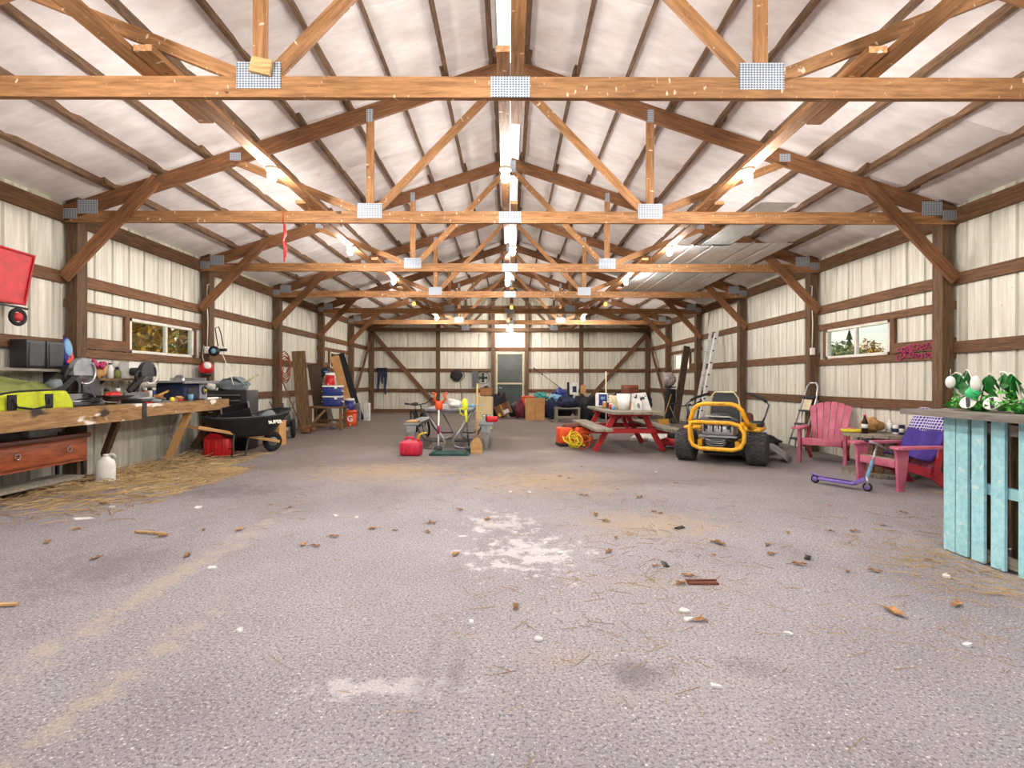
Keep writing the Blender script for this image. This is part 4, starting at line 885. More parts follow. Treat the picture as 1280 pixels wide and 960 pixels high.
part(t, 'blade', MB().prism([(-.09, 0), (.09, 0), (.1, .05), (.095, .16), (.06, .24), (.02, .27), (-.02, .27), (-.06, .24), (-.095, .16), (-.1, .05)], .022), 'tan_handle')
part(t, 'handle', MB().tube([(0, 0, .24), (.01, .05, 1.17)], .015, 8), 'pale_wood')
t = thing('hedge_trimmer', 'red hedge trimmer with a silver blade on the bench', 'hedge trimmer', (-.42, 9.35, .465))
part(t, 'motor_body', MB().rbox((.10, 0, .06), (.22, .12, .1), .03), 'red_plastic'); part(t, 'front_grip', MB().tube([(.0, -.07, .03), (.0, -.07, .13), (.0, .07, .13), (.0, .07, .03)], .012, 6), 'black_plastic'); part(t, 'blade', MB().box((-.22, 0, .03), (.44, .05, .012)), 'steel')
solo('wood_tray', 'flat pale wooden tray on the bench by the pinkish-red fuel can', 'tray', MB().rbox((0, 0, .02), (.2, .3, .035), .01), 'tan_handle', (-1.74, 9.35, .463))
# bicycle behind the table
def bicycle(loc, rz, label, fr, r=.3, lean=8):
    t = thing('bicycle', label, 'bicycle', loc, rot=(R(lean), 0, rz))
    for x in (-.5, .5):
        w = part(t, 'wheel', MB().torus((x, 0, r), r-.025, .025, 26, 6, RX(90)), 'rubber'); part(w, 'rim', MB().torus((x, 0, r), r-.055, .01, 24, 6, RX(90)), 'steel')
        mb = MB()
        for k in range(10): mb.tube([(x, 0, r), (x+(r-.06)*math.cos(k*.628), 0, r+(r-.06)*math.sin(k*.628))], .003, 4)
        part(w, 'spokes', mb, 'steel')
    part(t, 'frame', MB().tube([(-.5, 0, r), (-.05, 0, r-.02), (.38, 0, r+.32), (-.14, 0, r+.3), (-.05, 0, r-.02)], .018, 8).tube([(-.5, 0, r), (-.14, 0, r+.3)], .012, 6), fr)
    part(t, 'fork', MB().tube([(.5, 0, r), (.38, 0, r+.32), (.35, 0, r+.42)], .016, 8), fr)
    part(t, 'handlebar', MB().tube([(.30, -.28, r+.50), (.36, -.12, r+.44), (.36, .12, r+.44), (.30, .28, r+.50)], .013, 8), 'black_plastic')
    for y in (-.26, .26): part(t, 'handgrip', MB().tube([(.31, y*.9, r+.485), (.28, y*1.25, r+.52)], .02, 8), 'rubber')
    part(t, 'seat', MB().rbox((-.18, 0, r+.43), (.24, .13, .05), .02), 'black_plastic'); part(t, 'seat_post', MB().tube([(-.14, 0, r+.28), (-.17, 0, r+.42)], .014, 6), 'steel')
    part(t, 'crank', MB().lathe([(0, -.02), (.08, -.02), (.08, .02), (0, .02)], (-.05, 0, r-.02), 16, RX(90)), 'dark_steel')
    return t
bicycle((-2.0, 11.75, 0), R(-65), 'dark bicycle with white fork beyond the folding table', 'black_plastic', .27, 10)
M('pale_card', (204, 184, 140), (186, 166, 122), 5, rough=.9)
M('wicker', (158, 110, 66), (110, 72, 40), 40, (1, 1, 3), .85)
# ================================================================ boxes and bags by the back door
def carton(label, loc, rz, s, mat, flaps=True, rot=None):
    t = thing('cardboard_box', label, 'box', loc, rz, rot=rot); x, y, z = s
    part(t, 'box_body', MB().box((0, 0, z/2), s), mat)
    if flaps:
        part(t, 'flap', MB().box((0, -y/2-.02, z-.0+.0), (x, .012, z*.34), RX(-8)), mat); part(t, 'flap', MB().box((-x/2-.05, 0, z), (.14, y, .012), RY(-25)), mat)
    else: part(t, 'tape', MB().box((0, -y/2-.002, z/2), (.05, .004, z)), 'tan_paper')
    return t
t = carton('large cardboard box with open flaps beside the orange crate', (.80, 16.35, 0), R(2), (.58, .45, .52), 'cardboard', False)
part(t, 'flap', MB().box((0, -.23, .60), (.60, .015, .2), RX(6)), 'cardboard'); part(t, 'flap', MB().box((0, .23, .58), (.60, .015, .16), RX(-20)), 'cardboard')
t = carton('brown box tilted over against a black bag by the door', (-.12, 16.75, .12), 0, (.45, .4, .38), 'dark_cardboard', False, rot=(0, R(-24), R(-10)))
part(t, 'white_label', MB().box((.1, -.205, .1), (.18, .006, .12)), 'white_paper'); part(t, 'yellow_label', MB().box((-.15, -.205, .08), (.08, .006, .1)), 'yellow_plastic')
t = thing('orange_crate', 'bright orange plastic crate behind the large cardboard box', 'crate', (.62, 17.3, .0)); part(t, 'crate_body', MB().rbox((0, 0, .52), (.42, .36, .36), .02), 'orange_plastic'); part(t, 'crate_rim', MB().rbox((0, 0, .70), (.46, .40, .04), .012), 'orange_plastic'); part(t, 'lower_bin', MB().rbox((0, 0, .17), (.44, .38, .34), .02), 'dark_grey')
def bag(label, loc, r, mat, seed, amp=.15, name='refuse_bag', cat='bag', knot=True):
    t = thing(name, label, cat, loc, seed*.7); part(t, 'bag_body', MB().ball((0, 0, r[2]*.92), r, 30, 20, amp, seed), mat)
    if knot: part(t, 'knot', MB().ball((0, 0, r[2]*1.9), (.05, .05, .07), 8, 6, .2, seed), mat)
    return t
bag('black sack slumped before the back door', (-.36, 17.45, 0), (.36, .32, .42), 'black_cloth', 1)
bag('dark sack on the floor behind the tilted brown box', (.2, 17.75, 0), (.22, .22, .24), 'dark_grey', 2)
bag('purple-red sack standing beside the orange crate', (.33, 16.85, 0), (.16, .16, .3), 'maroon', 3)
bag('teal cloth bundle on the pile behind the cardboard box', (1.05, 17.35, .55), (.24, .2, .16), 'teal', 4, .2, 'cloth_bundle', 'cloth', False)
bag('large black sack supporting the teal bundle', (1.08, 17.65, 0), (.28, .25, .32), 'black_cloth', 5)
bag('dark green sack beside the wooden low table', (1.36, 16.6, 0), (.19, .2, .34), 'navy_cloth', 6)
bag('blue tarp heap on the pile by the back wall', (1.75, 17.45, .5), (.5, .35, .25), 'blue_plastic', 7, .14, 'tarp_heap', 'tarp', False)
bag('light blue sheet folded over the blue tarp', (1.52, 16.85, .5), (.26, .18, .15), 'light_blue', 8, .2, 'sheet', 'cloth', False)
bag('broad black sack under the blue tarp', (1.78, 17.6, 0), (.42, .3, .3), 'black_cloth', 9)
bag('dark navy clothing heap on the wooden low table', (1.75, 15.62, .44), (.36, .24, .17), 'navy_cloth', 10, .2, 'clothes_heap', 'clothes', False)
bag('black clothing heap beside the wooden low table', (2.45, 15.8, 0), (.3, .3, .40), 'black_cloth', 11, .18, 'clothes_heap', 'clothes', False)
bag('black sack with a pale tag behind the low table', (2.35, 16.75, 0), (.36, .33, .40), 'black_cloth', 12)
t = thing('low_table', 'low weathered wooden table carrying dark clothes near the back wall', 'table', (1.73, 15.6, 0))
for y in (-.2, 0, .2): beam('top_plank', (-.37, y, .41), (.37, y, .41), .18, .035, 'grey_plank', t)
for x in (-.33, .33):
    for y in (-.25, .25): beam('leg', (x, y, 0), (x, y, .39), .06, .06, 'grey_plank', t, (0, 1, 0))
beam('stretcher', (-.33, -.25, .15), (.33, -.25, .15), .03, .07, 'grey_plank', t)
t = thing('appliance_box', 'white printed appliance carton on top of the sacks', 'box', (2.10, 17.0, .78)); part(t, 'box_body', MB().box((0, 0, .2), (.3, .24, .4)), 'white_paper'); part(t, 'print', MB().rbox((.02, -.122, .18), (.13, .008, .2), .003), 'navy_cloth'); part(t, 'dark_side', MB().box((-.17, 0, .2), (.06, .24, .42)), 'black_cloth')
carton('small tan carton beside the white appliance box', (2.42, 17.05, .74), 0, (.16, .2, .36), 'cardboard', False)
solo('rod', 'thin dark pole slanting on the back wall above the sacks', 'pole', MB().tube([(-.6, 0, .9), (.6, -.1, 0)], .014, 6).ball((-.25, -.04, .64), .03, 8, 6), 'black_plastic', (1.5, BACK-.12, .85))
bag('dark backpack under the brown suitcase', (3.7, 17.5, 0), (.42, .35, .42), 'black_cloth', 14, .15)
bag('black sack between the suitcase and the picnic table', (3.15, 16.8, 0), (.42, .35, .38), 'black_cloth', 15, .15)
bag('blue quilted sack in the far right pile', (4.35, 17.0, 0), (.36, .3, .38), 'navy_cloth', 16, .15)
bag('grey-brown sack behind the picnic table', (2.9, 17.65, 0), (.32, .3, .34), 'brown_fabric', 17, .15)
t = thing('suitcase', 'brown suitcase lying on the pile near the right back corner', 'suitcase', (4.05, 17.4, .80), R(-4)); part(t, 'case_body', MB().rbox((0, 0, .15), (.52, .4, .3), .03), 'red_cabinet'); part(t, 'case_seam', MB().box((0, -.2, .18), (.5, .012, .015)), 'black_plastic'); part(t, 'handle', MB().tube([(-.07, -.2, .12), (-.06, -.24, .12), (.06, -.24, .12), (.07, -.2, .12)], .01, 6), 'black_plastic')
t = thing('cardboard_box', 'tall pale tan carton with a small printed label behind the paddle', 'box', (-.64, 13.2, 0), R(-3)); part(t, 'box_body', MB().box((0, 0, .41), (.42, .3, .82)), 'pale_card'); part(t, 'tape', MB().box((0, 0, .821), (.06, .3, .004)), 'tan_paper')
part(t, 'printed_label', MB().box((.06, -.152, .34), (.2, .004, .06)), 'dark_grey'); part(t, 'label_face', MB().box((.06, -.155, .34), (.17, .003, .036)), 'white_paper')
t = thing('small_crate', 'brown wicker basket on top of the pale tan carton', 'basket', (-.60, 13.2, .825)); part(t, 'basket_body', MB().rbox((0, 0, .11), (.3, .24, .2), .03), 'wicker'); part(t, 'basket_rim', MB().tube([(-.15, -.12, .21), (.15, -.12, .21), (.15, .12, .21), (-.15, .12, .21)], .014, 6, True), 'wicker'); part(t, 'basket_contents', MB().ball((0, 0, .2), (.12, .09, .06), 14, 8, .25, 3), 'black_cloth')
# ================================================================ red picnic table
t = thing('picnic_table', 'picnic table with weathered grey planks on bright red A-frame legs', 'table', (2.05, 9.55, 0), R(3))
for k in range(5): beam('top_plank', (-.33+.165*k, -1.05, .685), (-.33+.165*k, 1.05, .685), .155, .04, 'grey_plank', t)
for sx in (-1, 1):
    for q in (0, .15): beam('seat_plank', (sx*(.50+q), -1.15, .415), (sx*(.50+q), 1.05, .415), .14, .04, 'grey_plank', t)
for y in (-.58, .62):
    for sx in (-1, 1): beam('leg', (sx*.24, y, .66), (sx*.60, y, .0), .045, .09, 'red_paint', t, (1, 0, .3))
    beam('cross_beam', (-.68, y-.045, .36), (.68, y-.045, .36), .04, .085, 'red_paint', t)
    beam('top_cleat', (-.38, y-.045, .635), (.38, y-.045, .635), .04, .06, 'red_paint', t)
for y0, y1 in ((-.5, -.05), (.54, .09)): beam('diagonal_brace', (0, y0, .36), (0, y1, .64), .04, .08, 'red_paint', t)
TZ = .706
t = thing('bucket', 'tall white plastic bucket on the picnic table', 'bucket', (2.03, 9.2, TZ)); part(t, 'bucket_body', MB().lathe([(.095, 0), (.125, .28), (.118, .28), (.09, .01)], n=20), 'white_plastic'); part(t, 'rim', MB().torus((0, 0, .28), .124, .008, 20, 6), 'white_plastic'); part(t, 'handle', MB().tube(arc((0, 0, .24), .13, 200, 340, 10), .005, 5), 'steel')
t = thing('tote_bag', 'white tote bag with dark print on the picnic table', 'bag', (2.30, 9.15, TZ), R(-8)); part(t, 'bag_body', MB().prism([(-.15, 0), (.2, 0), (.1, .31), (-.13, .29)], .12), 'white_paper')
for k in range(9):
    rnd = random.Random(k); part(t, 'print_mark', MB().ball((rnd.uniform(-.1, .1), -.062, rnd.uniform(.04, .26)), (rnd.uniform(.012, .03), .003, rnd.uniform(.012, .035)), 8, 5, .3, k), 'dark_grey')
t = thing('tote_bag', 'small white bag with grey print beside the bucket', 'bag', (2.24, 9.02, TZ), 0); part(t, 'bag_body', MB().prism([(-.07, 0), (.06, 0), (.05, .17), (-.03, .21)], .08), 'white_paper'); part(t, 'print', MB().ball((0, -.041, .08), (.035, .003, .04), 10, 6, .3, 2), 'grey_cloth')
solo('paper_bag', 'tan paper bag beside the white bucket', 'bag', MB().box((0, 0, .075), (.1, .08, .15), None, .9), 'tan_paper', (2.17, 9.2, TZ), R(10))
t = thing('feed_bag', 'white bag with blue printed front on the picnic table', 'bag', (1.80, 10.1, TZ), R(5)); part(t, 'bag_body', MB().rbox((0, 0, .14), (.24, .1, .28), .03), 'white_paper'); part(t, 'blue_print', MB().rbox((.01, -.052, .15), (.16, .008, .22), .003), 'blue_plastic'); part(t, 'emblem', MB().ball((.01, -.058, .18), (.05, .004, .03), 10, 6), 'light_blue')
solo('yellow_carton', 'cream yellow carton behind the white bucket', 'box', MB().rbox((0, 0, .12), (.15, .12, .24), .01), 'cream', (1.96, 9.75, TZ))
solo('white_carton', 'small white carton near the blue printed bag', 'box', MB().box((0, 0, .09), (.12, .1, .18)), 'white_paper', (1.98, 10.2, TZ))
solo('upright_broom', 'pale upright broom handle standing behind the picnic table', 'pole', MB().tube([(0, 0, 0), (.0, .05, 1.42)], .014, 6), 'cream', (2.04, 10.9, 0))
for k, (x, y, h, m, l) in enumerate(((1.86, 9.45, .1, 'red_plastic', 'red can'), (1.78, 9.7, .13, 'tan_paper', 'tan jar'), (1.9, 9.95, .12, 'brown_fabric', 'brown jar'), (2.15, 9.6, .16, 'dark_grey', 'dark bottle'), (2.1, 10.0, .14, 'green_plastic', 'green bottle'), (1.86, 9.25, .08, 'light_blue', 'light blue cup'))):
    t = thing('jar', 'small %s among the clutter on the picnic table' % l, 'jar', (x, y, TZ)); part(t, 'jar_body', MB().lathe([(.035, 0), (.037, h*.75), (.025, h*.85)], n=12), m); part(t, 'jar_lid', MB().lathe([(.028, h*.85), (.028, h), (0, h)], n=12), 'white_plastic')
# beside and under the picnic table
t = thing('cord_reel_box', 'orange tool crate half hidden behind the picnic bench', 'crate', (1.18, 9.75, 0), R(10))
for x in (-.15, .15): part(t, 'crate_half', MB().rbox((x, 0, .2), (.26, .3, .3), .03), 'orange_plastic')
part(t, 'crate_base', MB().rbox((0, 0, .03), (.56, .32, .06), .01), 'black_plastic'); part(t, 'contents', MB().ball((0, 0, .36), (.2, .1, .06), 18, 10, .3, 6), 'brown_fabric')
mb = MB(); rnd = random.Random(3)
for k in range(9): mb.torus((rnd.uniform(-.12, .12), rnd.uniform(-.1, .1), .13+rnd.uniform(-.02, .04)), rnd.uniform(.08, .16), .010, 18, 6, RZ(rnd.uniform(-60, 60)) @ RX(rnd.uniform(20, 80)))
mb.tr(Matrix.Rotation(.3, 4, 'Z')); solo('coiled_cord', 'tangled yellow-green power cord on the floor by the picnic bench', 'power cord', mb, 'yellow_plastic', (1.14, 9.15, .03))
mb = MB()
for k in range(7): mb.torus((rnd.uniform(-.16, .16), rnd.uniform(-.1, .1), .10+rnd.uniform(-.02, .05)), rnd.uniform(.08, .13), .011, 18, 6, RZ(rnd.uniform(-60, 60)) @ RX(rnd.uniform(20, 70)))
solo('coiled_cord', 'tangled orange power cord on the floor by the picnic bench', 'power cord', mb, 'orange_wire', (1.30, 9.35, .04))
solo('pet_carrier', 'white and purple printed carton under the picnic table', 'box', MB().rbox((0, 0, .17), (.34, .3, .34), .02), 'white_paper', (1.78, 10.9, 0))
solo('pale_panel', 'long whitish panel lying on the floor past the picnic table', 'panel', MB().box((0, 0, .03), (1.0, 1.1, .05)), 'white_paper', (3.12, 10.9, 0), R(-20))
t = thing('push_mower', 'small red push mower beside the yellow riding mower', 'push mower', (2.98, 9.35, 0), R(-30))
part(t, 'mower_deck', MB().rbox((0, 0, .13), (.4, .5, .12), .04), 'red_paint'); part(t, 'engine', MB().rbox((0, 0, .24), (.2, .2, .12), .03), 'dark_grey')
for x in (-.22, .22):
    for y in (-.2, .2): part(t, 'wheel', MB().lathe([(0, -.02), (.07, -.02), (.07, .02), (0, .02)], (x, y, .07), 14, RY(90)), 'white_plastic' if y < 0 else 'rubber')
part(t, 'push_handle', MB().tube([(-.17, .22, .18), (-.17, .5, .5), (.17, .5, .5), (.17, .22, .18)], .012, 6), 'dark_steel')
# ================================================================ far right corner
t = thing('golf_bag', 'dark upright bag topped with a grey speckled bundle by the wall', 'bag', (4.72, 15.2, 0)); part(t, 'bag_body', MB().lathe([(.12, 0), (.15, .3), (.16, .9), (.14, 1.0)], n=16), 'black_cloth')
M('speckled', (196, 184, 184), (92, 86, 90), 26, rough=.9, rand=0); part(t, 'bundle', MB().ball((-.02, 0, 1.28), (.2, .2, .22), 16, 10, .1, 4), 'speckled'); part(t, 'rim', MB().torus((0, 0, 1.05), .15, .02, 16, 6), 'black_plastic')
solo('broom', 'orange-handled broom leaning by the dark upright bag', 'broom', MB().tube([(0, 0, .16), (.28, .2, .85)], .013, 6).box((0, 0, .08), (.3, .05, .16)), 'amber_handle', (4.35, 14.6, 0))
solo('rake', 'thin grey rake handle crossing the broom', 'rake', MB().tube([(0, 0, 0), (-.22, .1, .55)], .01, 6).box((0, 0, .02), (.3, .03, .04)), 'grey_plank', (4.62, 14.1, 0))
bicycle((4.18, 11.9, 0), R(-112), 'small dark bicycle with blue frame in front of the long ladder', 'navy_cloth', .24, 6)
lean('leaning_plank', 'long dark plank leaning on the wall beside the far window', (4.78, 14.9, .02), (5.20, 15.15, 2.25), .2, .05, 'bark', up=(.3, -1, 0))
t = thing('extension_ladder', 'tall aluminium extension ladder leaning on the wall beside the mower', 'ladder', (4.72, 13.1, 0))
M('ladder_white', (232, 232, 230), (206, 206, 204), 6, rough=.5, metal=.1)
def lpt(y, s): return V((.46*s, y, 2.48*s))
for y in (-.21, .21):
    beam('rail', lpt(y, 0), lpt(y, 1), .035, .07, 'ladder_white', t, (1, 0, 0)); beam('rail', lpt(y*.84, .1)+V((-.02, 0, .0)), lpt(y*.84, .98)+V((-.02, 0, 0)), .03, .06, 'ladder_white', t, (1, 0, 0))
for k in range(8):
    s = .08+.12*k; part(t, 'rung', MB().tube([lpt(-.2, s), lpt(.2, s)], .017, 8), 'aluminium')
    for y in (-.235, .235): part(t, 'rung_end', MB().ball(lpt(y, s)-V((.02, 0, 0)), (.03, .014, .02), 8, 5), 'black_plastic')
t = thing('step_ladder', 'folded aluminium step ladder with loop top leaning by the pink chair', 'step ladder', (4.86, 8.86, 0))
def spt(y, s, dx=0): return V((.33*s+dx, y, 1.05*s))
part(t, 'loop_rail', MB().tube([spt(-.21, 0), spt(-.19, .85), spt(-.15, 1.02)+V((0, 0, .06)), spt(-.08, 1.05)+V((0, 0, .09)), spt(.08, 1.05)+V((0, 0, .09)), spt(.15, 1.02)+V((0, 0, .06)), spt(.19, .85), spt(.21, 0)], .015, 8), 'aluminium')
for y in (-.18, .18): part(t, 'rear_leg', MB().tube([spt(y, .86, .03), spt(y*1.1, 0.04, .12)], .013, 8), 'aluminium')
for s in (.22, .46, .68): part(t, 'step', MB().rbox(spt(0, s)+V((.03, 0, 0)), (.14, .36, .03), .008), 'dark_grey')
part(t, 'tool_cap', MB().rbox(spt(0, .9)+V((0, 0, 0)), (.1, .38, .06), .015), 'black_plastic'); part(t, 'label_plate', MB().box(spt(0, .78)-V((.02, 0, 0)), (.01, .22, .18), RY(17)), 'cream')
# low shelf of clutter behind the mower
t = thing('brown_cushion', 'reddish-brown box cushion on a wooden crate behind the mower', 'cushion', (4.45, 9.85, .34), R(-20)); part(t, 'cushion', MB().rbox((0, 0, .14), (.34, .3, .28), .05), 'brown_fabric'); part(t, 'piping', MB().torus((0, -.0, .27), .14, .006, 18, 5), 'maroon')
t = thing('wooden_crate', 'low slatted wooden crate under the brown cushion', 'crate', (4.48, 9.85, 0), R(-20))
for z in (.06, .17, .28):
    for sy in (-1, 1): beam('slat', (-.27, sy*.22, z), (.27, sy*.22, z), .02, .08, 'old_plank', t)
    for sx in (-1, 1): beam('slat', (sx*.27, -.22, z), (sx*.27, .22, z), .02, .08, 'old_plank', t)
part(t, 'lid', MB().box((0, 0, .325), (.56, .46, .02)), 'old_plank')
solo('tarp', 'crumpled grey tarp on the floor behind the mower wheel', 'tarp', MB().ball((0, 0, .07), (.4, .26, .11), 18, 8, .22, 5), 'grey_cloth', (4.2, 8.75, 0))
bag('dark cloth heap under the step ladder', (4.72, 9.45, 0), (.2, .16, .13), 'black_cloth', 21, .2, 'cloth_heap', 'cloth', False)
# ================================================================ yellow zero-turn mower
M('tyre', (74, 73, 74), (52, 51, 52), 9, rough=.95, rand=.05)
t = thing('riding_mower', 'yellow zero-turn riding mower with black seat and knobby rear tyres', 'riding mower', (3.17, 7.75, 0), R(-33))
for sx in (-1, 1):
    prof = [(.13, -.13), (.20, -.135), (.228, -.12), (.232, 0), (.228, .12), (.20, .135), (.13, .13)]
    w = part(t, 'rear_wheel', MB().lathe(prof, (sx*.5, 0, .24), 28, RY(90)), 'tyre')
    mb = MB()
    for k in range(22):
        a = 2*math.pi*k/22
        for j, xo in enumerate((-.085, -.03, .03, .085)):
            b = a+(.14 if j % 2 else 0); mb.box((sx*.5+xo, .232*math.cos(b), .24+.232*math.sin(b)), (.045, .034, .02), Matrix.Rotation(b-math.pi/2, 3, 'X'))
    part(w, 'tread', mb, 'tyre')
    part(w, 'rim', MB().lathe([(0, -.09), (.1, -.1), (.135, -.13), (.135, .13), (.1, .1), (0, .09)], (sx*.5, 0, .24), 20, RY(90)), 'mower_yellow')
    part(t, 'fender', MB().rbox((sx*.42, .3, .50), (.26, .62, .06), .025), 'mower_yellow')
    part(t, 'fender_console', MB().rbox((sx*.43, .42, .56), (.2, .3, .1), .03), 'black_plastic')
    lv = part(t, 'lap_bar', MB().tube([(sx*.50, .38, .55), (sx*.56, .36, .70), (sx*.60, .42, .86), (sx*.50, .56, .95), (sx*.30, .64, 1.02)], .014, 8), 'dark_steel')
    part(lv, 'grip', MB().tube([(sx*.56, .48, .90), (sx*.50, .56, .95), (sx*.30, .64, 1.02)], .022, 8), 'rubber')
    part(t, 'frame_rail', MB().box((sx*.26, .55, .30), (.06, 1.5, .09)), 'mower_yellow')
    c = part(t, 'front_wheel', MB().torus((sx*.33, 1.35, .14), .095, .045, 20, 8, RY(90)), 'rubber'); part(c, 'fork', MB().tube([(sx*.33, 1.35, .14), (sx*.41, 1.33, .2), (sx*.38, 1.3, .32), (sx*.3, 1.25, .32)], .016, 6), 'mower_yellow')
    part(t, 'bumper_post', MB().tube([(sx*.38, -.27, .58), (sx*.33, -.27, .26)], .02, 8), 'mower_yellow')
part(t, 'roll_hoop', MB().tube([(-.41, -.10, .54), (-.40, -.22, .62), (-.33, -.26, .80), (-.27, -.27, .86), (-.19, -.27, .885), (.19, -.27, .885), (.27, -.27, .86), (.33, -.26, .80), (.40, -.22, .62), (.41, -.10, .54)], .031, 10), 'mower_yellow')
text(t, 'lettering', 'CUB CADET', .042, 'dark_grey', mtx((0, -.303, .885), RX(90)), .001)
part(t, 'bumper_loop', MB().tube([(-.37, -.30, .60), (-.38, -.32, .50), (-.37, -.33, .36), (-.32, -.34, .27), (-.22, -.35, .235), (.22, -.35, .235), (.32, -.34, .27), (.37, -.33, .36), (.37, -.31, .48), (.30, -.30, .59), (.18, -.30, .615), (-.30, -.30, .615)], .03, 10, True), 'mower_yellow')
part(t, 'frame_gusset', MB().bar((.33, -.26, .60), (.46, .05, .56), .05, .07), 'mower_yellow')
part(t, 'rear_guard', MB().rbox((-.02, -.3, .26), (.26, .05, .05), .012), 'black_plastic')
e = part(t, 'engine_block', MB().rbox((0, -.08, .50), (.46, .34, .16), .03), 'steel')
for k in range(7): part(e, 'cooling_fin', MB().box((-.18+.06*k, -.26, .53), (.018, .03, .1)), 'aluminium' if k % 2 else 'black_plastic')
for x in (-.15, .0, .15): part(e, 'port', MB().lathe([(0, 0), (.026, 0), (.02, .012), (0, .012)], (x, -.252, .54), 12, RX(90)), 'black_plastic')
part(t, 'engine_shroud', MB().rbox((0, -.05, .62), (.48, .34, .08), .035).lathe([(.17, .65), (.16, .70), (.1, .74), (0, .745)], (0, -.04, 0), 22), 'dark_grey')
part(t, 'shroud_trim', MB().tube([(-.26, -.2, .65), (-.16, -.24, .70), (.16, -.24, .70), (.26, -.2, .65)], .012, 6), 'steel')
part(t, 'engine_plate', MB().box((0, -.2, .41), (.52, .12, .025)), 'grey_plastic')
mf = part(t, 'muffler', MB().rbox((-.02, -.24, .34), (.34, .12, .11), .03), 'black_plastic')
for k in range(3): part(mf, 'slot', MB().tube([(-.15, -.305, .37-.03*k), (-.08, -.305, .345-.03*k), (.06, -.305, .345-.03*k), (.12, -.305, .37-.03*k)], .007, 5), 'steel')
part(t, 'axle_housing', MB().box((0, 0, .25), (.86, .16, .14)), 'black_plastic')
part(t, 'mower_deck', MB().rbox((0, .72, .16), (1.02, .62, .12), .05), 'navy_cloth'); part(t, 'deck_skirt', MB().box((0, .3, .13), (.6, .2, .06)), 'black_plastic')
part(t, 'discharge_chute', MB().grid(lambda a, b: (.5+.36*a, .42+.5*b, .24-.2*a*a-.02*math.cos(b*6)), 6, 6), 'grey_plastic', solid=.012)
s = part(t, 'seat_back', MB().prism([(-.22, .50), (.22, .50), (.215, .80), (.19, .95), (.13, 1.04), (-.13, 1.04), (-.19, .95), (-.215, .80)], .09, mtx((0, .30, 0), RX(-6)), False), 'black_plastic')
part(s, 'seat_edge', MB().tube([(.235, .27, .55), (.23, .27, .80), (.2, .25, .96), (.135, .24, 1.05), (-.135, .24, 1.05), (-.2, .25, .96), (-.23, .27, .80), (-.235, .27, .55)], .012, 6), 'cream')
part(t, 'seat_cushion', MB().rbox((0, .52, .58), (.46, .46, .12), .04), 'black_plastic'); part(t, 'seat_support', MB().box((0, .5, .42), (.4, .5, .2)), 'dark_grey')
part(t, 'floor_pan', MB().rbox((0, 1.05, .34), (.5, .5, .04), .015), 'black_plastic')
# ================================================================ pink Adirondack chairs
M('faded_pink', (206, 116, 138), (178, 82, 108), 4, rough=.6, rand=.08, bump=.05)
M('chair_red', (196, 44, 66), (160, 30, 50), 5, rough=.5, rand=.05)
def adirondack(loc, rz, label, seatm):
    t = thing('adirondack_chair', label, 'chair', loc, rz, 'faded plastic garden chairs')
    rec = RX(-27); HH = lambda x: .755-1.15*x*x
    for k in range(6):                                  # fan of back slats
        o = k-2.5; xb, xt = o*.068, o*.098; wb, wt = .0295, .0435
        P = [(xb-wb, 0), (xb+wb, 0), (xt+wt, HH(xt+wt)-.012), (xt+wt*.8, HH(xt+wt*.8)), (xt, HH(xt)), (xt-wt*.8, HH(xt-wt*.8)), (xt-wt, HH(xt-wt)-.012)]
        part(t, 'back_slat', MB().prism(P, .02, mtx((0, .2, .22), rec)), 'faded_pink')
    part(t, 'back_rail', MB().box((0, .325, .42), (.46, .03, .05)), 'faded_pink')
    for k in range(5): part(t, 'seat_slat', MB().rbox((0, -.27+.1*k, .355-.03*k), (.50, .088, .02), .006, RX(-16)), seatm)
    part(t, 'front_apron', MB().rbox((0, -.325, .315), (.50, .02, .09), .006), 'faded_pink')
    for sx in (-1, 1):
        part(t, 'front_leg', MB().prism([(-.33, 0), (-.25, 0), (-.20, .40), (-.19, .50), (-.37, .50), (-.35, .40)], .035, mtx((sx*.29, 0, 0), RZ(90))), 'faded_pink')
        part(t, 'arm_rest', MB().prism([(-.40, -.06), (-.36, -.08), (.2, -.055), (.33, -.03), (.33, .03), (.2, .055), (-.36, .08), (-.40, .06)], .028, mtx((sx*.31, 0, .515), RZ(90) @ RX(90))), 'faded_pink')
        part(t, 'side_rail', MB().prism([(-.30, .36), (-.30, .27), (.12, .15), (.22, .15), (.26, .23)], .03, mtx((sx*.255, 0, 0), RZ(90))), 'chair_red')
        part(t, 'rear_leg', MB().prism([(.14, .24), (.12, .15), (.36, 0), (.44, 0), (.26, .25)], .03, mtx((sx*.255, 0, 0), RZ(90))), 'chair_red')
        part(t, 'arm_support', MB().prism([(.16, .18), (.24, .22), (.32, .50), (.24, .50)], .028, mtx((sx*.275, 0, 0), RZ(90))), 'chair_red')
    return t
adirondack((4.79, 7.84, 0), R(-40), 'faded pink plastic garden chair with empty seat in front of wall', 'faded_pink')
adirondack((4.54, 6.0, 0), R(-82), 'faded pink plastic garden chair turned sideways, draped with a purple blanket', 'grey_plank').scale = (.94, .94, .94)
